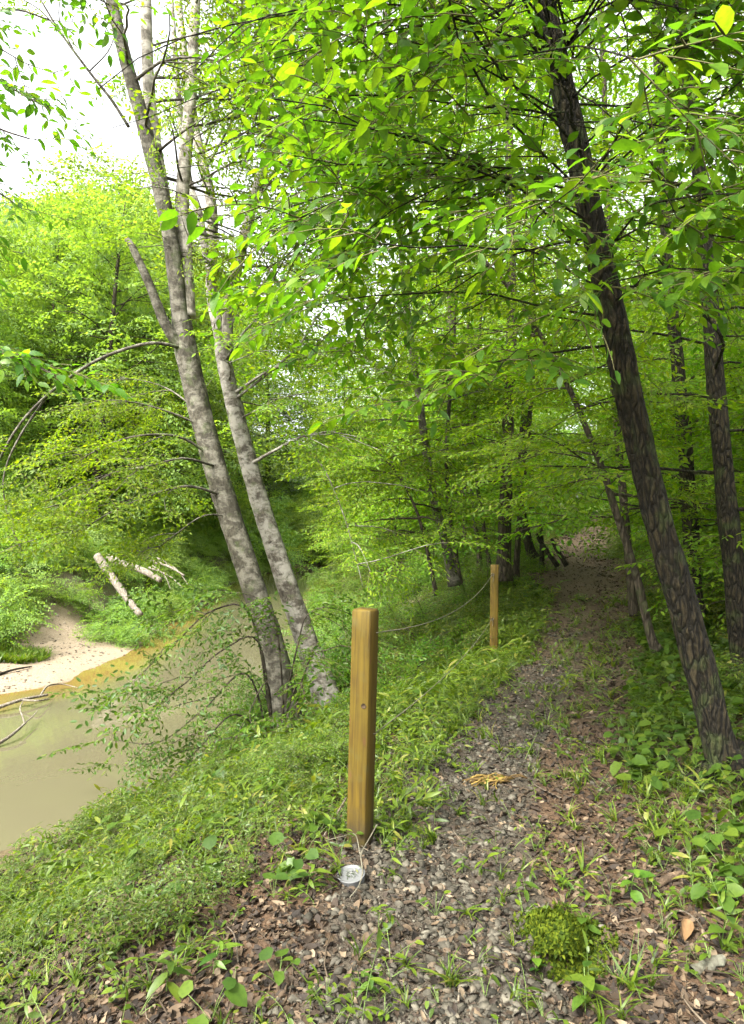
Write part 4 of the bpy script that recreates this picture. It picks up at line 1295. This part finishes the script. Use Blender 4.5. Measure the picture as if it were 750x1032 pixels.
def tuft_t(seed, n=9, h=.16):
    r = random.Random(seed); g = Geo()
    for k in range(n):
        a = r.random() * TAU; l = h * r.uniform(.6, 1.2); w = r.uniform(.004, .009); o = np.array([r.gauss(0, .012), r.gauss(0, .012), 0]); bend = r.uniform(.5, 1.3)
        V = []
        for t in (0, .35, .7):
            c_ = o + np.array([math.cos(a) * l * bend * t * t, math.sin(a) * l * bend * t * t, l * t * (1 - .35 * bend * t)]); ww = w * (1 - .5 * t)
            V += [c_ + ww * np.array([-math.sin(a), math.cos(a), 0]), c_ - ww * np.array([-math.sin(a), math.cos(a), 0])]
        V.append(o + np.array([math.cos(a) * l * bend, math.sin(a) * l * bend, l * (1 - .35 * bend)]))
        g.add(np.array(V), [(0, 1, 3, 2), (2, 3, 5, 4)], [(4, 5, 6)], 0, r.random())
    return g.arrays()


def herb_t(seed, w=.85, n=(3, 6), h=(.05, .13), sz=(.04, .075)):
    r = random.Random(seed); g = Geo()
    ts = [0, .0, .22, .55, 1.0]
    lv, lq, lt = leaf_tmpl(2, w, .12, .22); lv = lv.copy(); lv[1:4, 0] = (-.02, .06, -.02); lv[1:4, 1] *= 1.05
    for k in range(r.randint(*n)):
        a = r.random() * TAU; hh = r.uniform(*h); o = r.uniform(.02, .08)
        b = np.array([math.cos(a) * o, math.sin(a) * o, hh])
        tube(g, np.array([(0, 0, 0), b * (.5, .5, .6), b]), .0012, 3, 1, .5, cap=False)
        M = rot_leaf(a + r.gauss(0, .5), R(r.gauss(-8, 14)), r.gauss(0, .22)); g.add(lv * r.uniform(*sz) @ M.T + b, lq, lt, 0, r.random())
    return g.arrays()


STILT = [stilt_t(i) for i in range(10)]; TUFT = [tuft_t(i) for i in range(8)]; HERB = [herb_t(i) for i in range(10)]; HERBS = [herb_t(40 + i, .6, (3, 7), (.03, .09), (.02, .04)) for i in range(8)]
x, y = polar(42000, 1.65, 15, -35, 33, .9)
u, s, sf = zones(x, y)
pn = fbm2(x, y, 1.0, 3, 51); pf = fbm2(x, y, 3.5, 2, 52)
left = u < -.7
dens = np.where(left, np.clip(.47 - .10 * sstep(2.6, 1.2, s) + .25 * sstep(4, 7.5, y) + pn * .5 + .35 * pf, .02, 1), np.where(u < 1.0, np.clip(.05 + .16 * np.maximum(0, pf) + .02 * sstep(3, 8, y), 0, 1), np.clip(.18 + .35 * sstep(3.5, 8, y) + .3 * pn, 0, .8)))
keep = (s > .45) & (nr.random(len(x)) < dens)
x, y, u, pn = x[keep], y[keep], u[keep], pn[keep]
kind = nr.random(len(x))
g = Geo()
ss = nr.uniform(.55, 1.2, len(x)) * np.interp(y, [2, 6, 15], [.85, 1.1, 1.6]) * np.where(u < -.7, np.interp(y, [3, 5, 8], [.9, 1.0, 1.25]), 1)
a = (kind < .38) & (u < -.6) | (kind < .15); b = ~a & (kind < .52); c_ = ~a & ~b
scatter_tmpl(g, STILT, x[a], y[a], ss[a] * nr.uniform(.8, 1.35, a.sum()), .3); scatter_tmpl(g, TUFT, x[b], y[b], ss[b] * .75, .2); scatter_tmpl(g, HERBS, x[c_], y[c_], ss[c_] * 1.1, .15)
tag(link('undergrowth', g.mesh('undergrowth', [M_GRASS, M_STEM])), 'grassy green undergrowth covering the river bank and trail edges', 'undergrowth', kind='stuff')
print('undergrowth', len(x), g.n)

# broad-leaved herbs on the right
x, y = polar(6500, 2.2, 14, -20, 34, 1.0)
u, s, sf = zones(x, y)
pn = fbm2(x, y, 1.3, 3, 61)
dens = np.where(u > .95, np.clip(.30 + pn * .9 + .3 * sstep(3.6, 5, y), 0, 1) * sstep(2.4, 3.6, y), np.where(u < -1.1, .05 + .15 * sstep(5, 8, y), 0))
keep = (s > .5) & (nr.random(len(x)) < dens)
x, y = x[keep], y[keep]
g = Geo(); scatter_tmpl(g, HERB, x, y, nr.uniform(.75, 1.3, len(x)) * np.interp(y, [2, 12], [1, 1.5]), .12)
tag(link('broadleaf_ground_cover', g.mesh('broadleaf_ground_cover', [M_HERB, M_STEM])), 'broad-leaved green herbs carpeting the ground around the thick leaning trunk', 'ground cover', kind='stuff')

# taller scrub farther off, both banks
def scrub_t(seed):
    r = random.Random(seed); c = Crown(SPR_BANK, r)
    for k in range(7):
        c.spray((r.gauss(0, .12), r.gauss(0, .12), r.uniform(.08, .4)), r.random() * TAU, r.uniform(-.2, .7), r.uniform(.5, .9))
    return c.geo().arrays()


SCR = [scrub_t(i) for i in range(6)]
x, y = polar(6500, 6.5, 36, -33, 33, 1.0)
u, s, sf = zones(x, y)
pn = fbm2(x, y, .5, 2, 71)
keep = (((s > .3) & (np.abs(x - path_c(y)) > 1.15) & ((y > 9.5) | (u > 2.4))) | ((sf > 2.6) & (sf < 16))) & (nr.random(len(x)) < np.where(sf > 2, 1.0, .55 + pn * .5))
x, y = x[keep], y[keep]
g = Geo(); scatter_tmpl(g, SCR, x, y, nr.uniform(.45, .95, len(x)), .1)
tag(link('scrub_undergrowth', g.mesh('scrub_undergrowth', [M_GRASS, M_TWIG])), 'low leafy scrub under the trees on both banks', 'undergrowth', kind='stuff')
print('scrub', len(x), g.n)

# taller weeds mixed into the bank
x, y = polar(1500, 3.0, 9.0, -33, 12, 1.0)
u, s, sf = zones(x, y)
k_ = (s > .25) & (u < -1.5) & (s > 1.0) & (nr.random(len(x)) < .10 * (1.2 + fbm2(x, y, .9, 2, 91)))
g = Geo(); scatter_tmpl(g, SCR, x[k_], y[k_], nr.uniform(.28, .6, k_.sum()), .15)
tag(link('bank_weeds', g.mesh('bank_weeds', [M_HERB, M_TWIG])), 'taller dark-green weeds mixed into the grass of the near bank', 'weeds', kind='stuff')

# pebbles, scraps and grass on the sandbar
x, y = polar(26000, 11, 26, -33, -8, 1.0)
u, s, sf = zones(x, y)
k_ = (sf > .15) & (sf < 3.6) & (nr.random(len(x)) < .25 + .3 * fbm2(x, y, 1.2, 2, 81))
g = Geo(); scatter_tmpl(g, STONES, x[k_], y[k_], .012 + .03 * nr.random(k_.sum()) ** 3, .4, .003)
tag(link('sandbar_pebbles', g.mesh('sandbar_pebbles', [M_PEB])), 'small pebbles strewn over the pale sandbar', 'pebbles', kind='stuff')
k_ = (sf > 1.3) & (sf < 4.2) & (fbm2(x, y, .7, 2, 83) + .5 * (sf - 2.4) > .25) & (nr.random(len(x)) < .5)
g = Geo(); scatter_tmpl(g, TUFT, x[k_], y[k_], nr.uniform(.8, 1.9, k_.sum()), .2)
tag(link('sandbar_grass', g.mesh('sandbar_grass', [M_GRASS, M_STEM])), 'patches of short grass at the back of the sandbar', 'grass', kind='stuff')

# --- seedlings one can count
def seedling(seed, kind):
    r = random.Random(seed); g = Geo(); st = Geo()
    lv, lq, lt = leaf_tmpl(2, .34 if kind == 'lance' else .62, .28, .22)
    H = r.uniform(.12, .2); a = r.random() * TAU
    p = np.array([[math.cos(a) * .25 * H * t * t, math.sin(a) * .25 * H * t * t, H * t] for t in np.linspace(-.1, 1, 6)])
    tube(st, p, np.linspace(.003, .0016, 6), 5)
    q = smooth_path(p, 20); n = 8 if kind == 'lance' else 6
    for i in range(n):
        f = .35 + .65 * i / (n - 1); az = a + i * 2.4
        M = rot_leaf(az, R(r.uniform(-15, 25)), r.gauss(0, .2)); g.add(lv * r.uniform(.075, .13) * (1 - .3 * f * (i == n - 1)) @ M.T + q[int(f * 19)], lq, lt, 0, r.random())
    return st.mesh('stem', [M_STEM], True), g.mesh('leaves', [M_HERB])


SD = {k: [seedling(i + (9 if k == 'lance' else 0), k) for i in range(3)] for k in ('lance', 'round')}
SEEDS = [((168, 1000), 'lance', 1.25, 'tall long-leaved seedling nearest the bottom left corner among dead leaves'), ((215, 985), 'lance', .9, 'smaller long-leaved seedling beside the tall one at the bottom left'), ((372, 1000), 'lance', .7, 'small long-leaved seedling at the gravel edge in the foreground'),
         ((590, 1022), 'round', .9, 'round-leaved seedling on bare soil at the bottom of the trail'), ((540, 985), 'round', .75, 'round-leaved seedling just below the mossy hump'), ((592, 945), 'round', .7, 'round-leaved seedling to the right of the mossy hump'),
         ((530, 905), 'lance', .8, 'narrow-leaved seedling behind the mossy hump'), ((572, 895), 'lance', .6, 'narrow-leaved seedling right behind the mossy hump'), ((636, 905), 'round', .9, 'round-leaved seedling beside the fallen stick on the right'), ((728, 955), 'round', .9, 'round-leaved seedling near the pale bark slab at the right edge'),
         ((735, 915), 'lance', .8, 'leafy seedling at the right edge above the pale bark slab'), ((466, 880), 'lance', .55, 'small seedling growing in the gravel below the yellow dead stalks'), ((270, 800), 'lance', 1.3, 'tall seedling on the bank left of the nearer post'), ((215, 800), 'lance', 1.5, 'long-leaved seedling at the brink of the river bank'),
         ((120, 880), 'lance', 1.1, 'long-leaved seedling half way down the left bank slope'), ((565, 740), 'lance', 1.0, 'seedling standing alone in the middle of the trail'), ((310, 900), 'lance', .9, 'seedling left of the white plastic cap')]
for k, ((px, py), kd, sc, lab) in enumerate(SEEDS):
    p = ground_px(px, py)
    plant_tree('seedling', SD[kd][k % 3], tuple(p), rng.random() * TAU, sc * .82, lab, 'seedling', None, ('stem', 'leaves'))

# --- mossy hump above the hollow
p = np.array([HOLE[0] - .015, HOLE[1] + .17, 0.0]); p[2] = tz(p[0], p[1] + .06) + .0
mt = thing('moss_hump', 'bright green mossy hump beside a dark hollow in the trail', 'moss', tuple(p))
g = Geo(); n = 28; m_ = 12
V = []
for i in range(m_ + 1):
    f = i / m_ * math.pi / 2
    for k in range(n):
        a = k / n * TAU; q = np.array([math.cos(a) * math.cos(f), math.sin(a) * math.cos(f) * .85, math.sin(f) * .46])
        V.append(q)
V = np.array(V); V *= (.108 * (1 + .38 * fbm(V * 2.2, 3, 8)))[:, None]; V[:, 2] -= .025
q = [(i * n + k, i * n + (k + 1) % n, (i + 1) * n + (k + 1) % n, (i + 1) * n + k) for i in range(m_) for k in range(n)]
g.add(V, q)
M_SOIL = plain_mat('dark_soil', (.025, .018, .008), .95, .4, 30, .1, .6)
link('mound', g.mesh('mound', [M_SOIL], True), mt)
g = Geo(); tm = [tuft_t(90 + i, 7, .017) for i in range(5)]
idx = nr.integers(n * 1, n * m_, 2600); base = V[idx] + nr.normal(0, .004, (2600, 3)); base[:, 2] -= .003
keep = base[:, 1] > -.10
base = base[keep]; nn = base + np.array([0, 0, .05]); nn /= np.linalg.norm(nn, axis=1)[:, None]
yaw = nr.uniform(0, TAU, len(base)); xx = np.stack([np.cos(yaw), np.sin(yaw), 0 * yaw], 1); xx -= nn * (xx * nn).sum(1)[:, None]; xx /= np.linalg.norm(xx, axis=1)[:, None]
M = np.stack([xx, np.cross(nn, xx), nn], 2) * nr.uniform(.6, 1.2, len(base))[:, None, None]
kk = nr.integers(0, 5, len(base))
for i in range(5): g.inst(tm[i], M[kk == i], base[kk == i], nr.random((kk == i).sum()))
M_MOSS = leaf_mat('moss', [(0, (.014, .025, .002)), (.5, (.036, .056, .003)), (1, (.082, .10, .006))], tfac=.25, rough=.8, spec=.1)
n_ = 2200; a_ = nr.uniform(0, TAU, n_); r_ = nr.uniform(.07, .26, n_); mx_, my_ = p[0] + r_ * np.cos(a_), p[1] + r_ * np.sin(a_) * .8
k_ = fbm2(mx_, my_, 9., 2, 95) > (r_ - .12) * 4.5 - .15
mx_, my_ = mx_[k_], my_[k_]; mz_ = terrain(mx_, my_); Mb = slope_basis(mx_, my_, nr.uniform(0, TAU, len(mx_)), .4) * nr.uniform(.6, 1.2, len(mx_))[:, None, None]
kk = nr.integers(0, 5, len(mx_))
for i in range(5): g.inst(tm[i], Mb[kk == i], (np.stack([mx_, my_, mz_ - .002], 1) - p)[kk == i], nr.random((kk == i).sum()))
link('moss', g.mesh('moss', [M_MOSS]), mt)


# --- sticks, logs and scraps
def stick(name, label, pts, r0, r1, mat, cat, group=None, twigs=(), bumps=.12, n=30):
    g = Geo(); p = smooth_path(pts, n); tube(g, p, np.linspace(r0, r1, n), 9 if r0 > .02 else 6, bumps=bumps, seed=len(label))
    for q, a, b in twigs: tube(g, smooth_path(q, 14), np.linspace(a, b, 14), 5, bumps=.08)
    tag(link(name, g.mesh(name, [mat], True)), label, cat, group)


def gp(px, py, up=.0):
    p = ground_px(px, py); p[2] += up; return p


M_ROT = bark_mat('rotten_wood', (.045, .03, .018), (.17, .115, .07), furrow=True, bump=.7)
stick('fallen_stick', 'rotting brown stick lying on the soil below the thick leaning trunk', np.array([gp(650, 902, .01), gp(672, 890, .02), gp(700, 882, .022), gp(728, 868, .02)]), .018, .022, M_ROT, 'stick')
stick('fallen_stick', 'thin pale arched stick on the soil at the right', np.array([gp(655, 945, .01), gp(680, 926, .03), gp(700, 930, .02), gp(715, 950, .01)]), .004, .003, M_DEAD, 'stick')
stick('fallen_stick', 'short dry stick leaning on the ground left of the nearer post', np.array([gp(322, 852, .01), gp(335, 838, .05), gp(349, 824, .11)]), .006, .004, M_DEAD, 'stick')
stick('fallen_stick', 'thin bare twig lying among weeds in the left foreground', np.array([gp(240, 975, .02), gp(236, 950, .03), gp(222, 935, .03)]), .004, .002, M_DEAD, 'stick')
stick('fallen_stick', 'thin dry stick lying across the trail beyond the yellow dead stalks', np.array([gp(538, 792, .01), gp(550, 799, .012), gp(566, 806, .01)]), .006, .004, M_DEAD, 'stick')
p = gp(714, 975, .012)
g = Geo(); a = np.linspace(0, 1, 12); V = []
for t in a:
    w = .024 * (.6 + .4 * math.sin(t * 3)) * (1 + .3 * math.sin(t * 17)); cx = .16 * (t - .5)
    for v, zz in ((-1, 0), (-.5, .010), (.5, .012), (1, .002)): V.append((cx, v * w, zz))
    for v, zz in ((1, -.006), (-1, -.006)): V.append((cx, v * w, zz))
q = [(i * 6 + k, i * 6 + (k + 1) % 6, (i + 1) * 6 + (k + 1) % 6, (i + 1) * 6 + k) for i in range(11) for k in range(6)] + [(0, 1, 2, 3), (66, 69, 68, 67)]
g.add(V, q)
o = link('bark_slab', g.mesh('bark_slab', [bark_mat('lichen_bark', (.04, .035, .022), (.12, .115, .085), patch=(.17, .18, .13), patch_amt=.8, furrow=False)])); o.location = p; o.rotation_euler = (.1, -.05, R(22))
tag(o, 'pale lichen-covered slab of bark on the soil at the lower right', 'bark slab')
# curled tan leaf
v, q, t = leaf_tmpl(2, .38, -.3, 1.5); g = Geo(); g.add(v * .13, q, t, 0, .9)
o = link('dead_leaf', g.mesh('dead_leaf', [plain_mat('tan_leaf', (.13, .075, .033), .7, .25, 40)], True)); o.location = gp(690, 952, .012); o.rotation_euler = (.2, .1, R(62))
tag(o, 'large curled tan dead leaf on the soil at the right', 'dead leaf')
# yellow dead stalks
g = Geo(); pc2 = gp(497, 789); r = random.Random(8)
for k in range(46):
    a, l = r.gauss(0, .35) + (math.pi if r.random() < .5 else 0), r.uniform(.08, .2); o = pc2 + np.array([r.gauss(0, .055), r.gauss(0, .035), .008 + .02 * r.random()])
    q = [o + np.array([math.cos(a + .5 * t) * l * (t - .5), math.sin(a + .5 * t) * l * (t - .5), .03 * math.sin(math.pi * t) * r.random()]) for t in np.linspace(0, 1, 5)]
    tube(g, np.array(q), np.linspace(.006, .003, 5), 5, 0, r.random())
M_YEL = plain_mat('yellow_stalk', (.3, .2, .05), .75, .3, 40, .3, .2, [(0, (.045, .024, .006)), (.5, (.12, .072, .012)), (1, (.22, .15, .035))])
tag(link('dead_stalks', g.mesh('dead_stalks', [M_YEL], True)), 'small tangled heap of yellow-brown dead stalks on the gravel', 'dead stalks')

# across the water: logs and driftwood
def up(a, dz): a = np.array(a); a[:, 2] += dz; return a


stick('fallen_log', 'grey dead log slanting down the far bank to the sandbar', pp((98, 560, 19.5), (112, 580, 19.2), (126, 600, 18.9), (142, 620, 18.6)), .12, .09, M_DRIFT, 'log', 'fallen logs on the far bank')
stick('fallen_log', 'grey dead log lying nearly level among bushes above the slanting one', pp((110, 562, 19.6), (130, 570, 19.3), (146, 576, 19.0), (162, 585, 18.8)), .11, .08, M_DRIFT, 'log', 'fallen logs on the far bank')
stick('root_tangle', 'bundle of grey dead branches over the water right of the logs', pp((152, 566, 20), (168, 570, 19.8), (186, 580, 19.5)), .05, .02, M_DRIFT, 'branches', None, [(pp((150, 572, 20), (170, 580, 19.7), (184, 592, 19.5)), .03, .01), (pp((158, 562, 20), (178, 574, 19.7), (190, 590, 19.4)), .03, .01), (pp((154, 570, 20), (166, 580, 19.8), (172, 594, 19.6)), .025, .01)])
W = lambda px, py: P(px, py, (EYE[2] - WATER_Z) / ((py - 539) / F) * .985)
stick('driftwood', 'bleached forked driftwood branch at the water line of the sandbar', np.array([W(-6, 716) + (0, 0, .02), W(20, 710) + (0, 0, .07), W(48, 703) + (0, 0, .05)]), .035, .02, M_DRIFT, 'driftwood', None, [(np.array([W(40, 705) + (0, 0, .05), W(48, 698) + (0, 0, .12), W(62, 692) + (0, 0, .05), W(78, 693)]), .02, .008), (np.array([W(20, 709) + (0, 0, .06), W(38, 712) + (0, 0, .1), W(50, 706) + (0, 0, .03)]), .02, .01)])
stick('driftwood', 'white bare branch rising out of the muddy water near the left edge', np.array([W(-6, 751) + (0, 0, -.02), W(12, 744) + (0, 0, .05), W(26, 735) + (0, 0, .10)]), .026, .016, M_DRIFT, 'driftwood', None, [(np.array([W(25, 736) + (0, 0, .1), W(22, 731) + (0, 0, .16), W(20, 729) + (0, 0, .24), W(23, 726) + (0, 0, .30)]), .014, .008), (np.array([W(22, 737) + (0, 0, .09), W(32, 728) + (0, 0, .08), W(38, 722) + (0, 0, .1)]), .012, .006)])
stick('driftwood', 'dark stranded branch lying on the pale sandbar', np.array([gp(-4, 682, .03), gp(15, 677, .05), gp(32, 673, .03)]), .03, .015, M_BARK_D, 'driftwood')
# ================================================================= LIGHT, SKY, CAMERA
def build_light():
    w = bpy.data.worlds.new('World'); scene.world = w; w.use_nodes = True
    nt = w.node_tree
    for n in list(nt.nodes): nt.nodes.remove(n)
    out = nt.nodes.new('ShaderNodeOutputWorld'); bg = nt.nodes.new('ShaderNodeBackground')
    sky = nt.nodes.new('ShaderNodeTexSky'); sky.sky_type = 'NISHITA'; sky.sun_disc = False
    el, az = R(50), R(-138)
    sky.sun_elevation = el; sky.sun_rotation = az
    sky.air_density = 1.0; sky.dust_density = 6.0; sky.ozone_density = 1.0
    hs = nt.nodes.new('ShaderNodeHueSaturation'); hs.inputs['Saturation'].default_value = .12
    nt.links.new(sky.outputs[0], hs.inputs['Color']); nt.links.new(hs.outputs[0], bg.inputs['Color'])
    bg.inputs['Strength'].default_value = SKY
    nt.links.new(bg.outputs[0], out.inputs['Surface'])
    l = bpy.data.lights.new('sun', 'SUN'); l.energy = SUN; l.angle = R(14); l.color = (1, .95, .86)
    o = bpy.data.objects.new('sun', l); COL.objects.link(o)
    d = Vector((math.sin(az) * math.cos(el), math.cos(az) * math.cos(el), math.sin(el)))
    o.rotation_euler = d.to_track_quat('Z', 'Y').to_euler()
    cam = bpy.data.cameras.new('camera'); co = bpy.data.objects.new('camera', cam); COL.objects.link(co)
    cam.sensor_fit = 'VERTICAL'; cam.sensor_height = 36; cam.sensor_width = 36; cam.lens = F / 1032 * 36
    cam.clip_end = 2000; cam.clip_start = .05
    co.location = EYE; co.rotation_euler = (R(90) + PITCH, 0, 0)
    scene.camera = co
    vs = scene.view_settings
    vs.view_transform = 'Standard'; vs.look = 'None'; vs.exposure = EXPOSURE; vs.gamma = 1; vs.use_curve_mapping = False
    scene.render.engine = 'CYCLES'
    cy = scene.cycles
    cy.max_bounces = 10; cy.diffuse_bounces = 9; cy.glossy_bounces = 3; cy.transmission_bounces = 9; cy.transparent_max_bounces = 4
    cy.caustics_reflective = False; cy.caustics_refractive = False
    cy.use_denoising = True
    cy.sample_clamp_indirect = 6
    cy.use_adaptive_sampling = True; cy.adaptive_threshold = .02


SKY, SUN, EXPOSURE = .13, 1.5, 2.78
build_light()
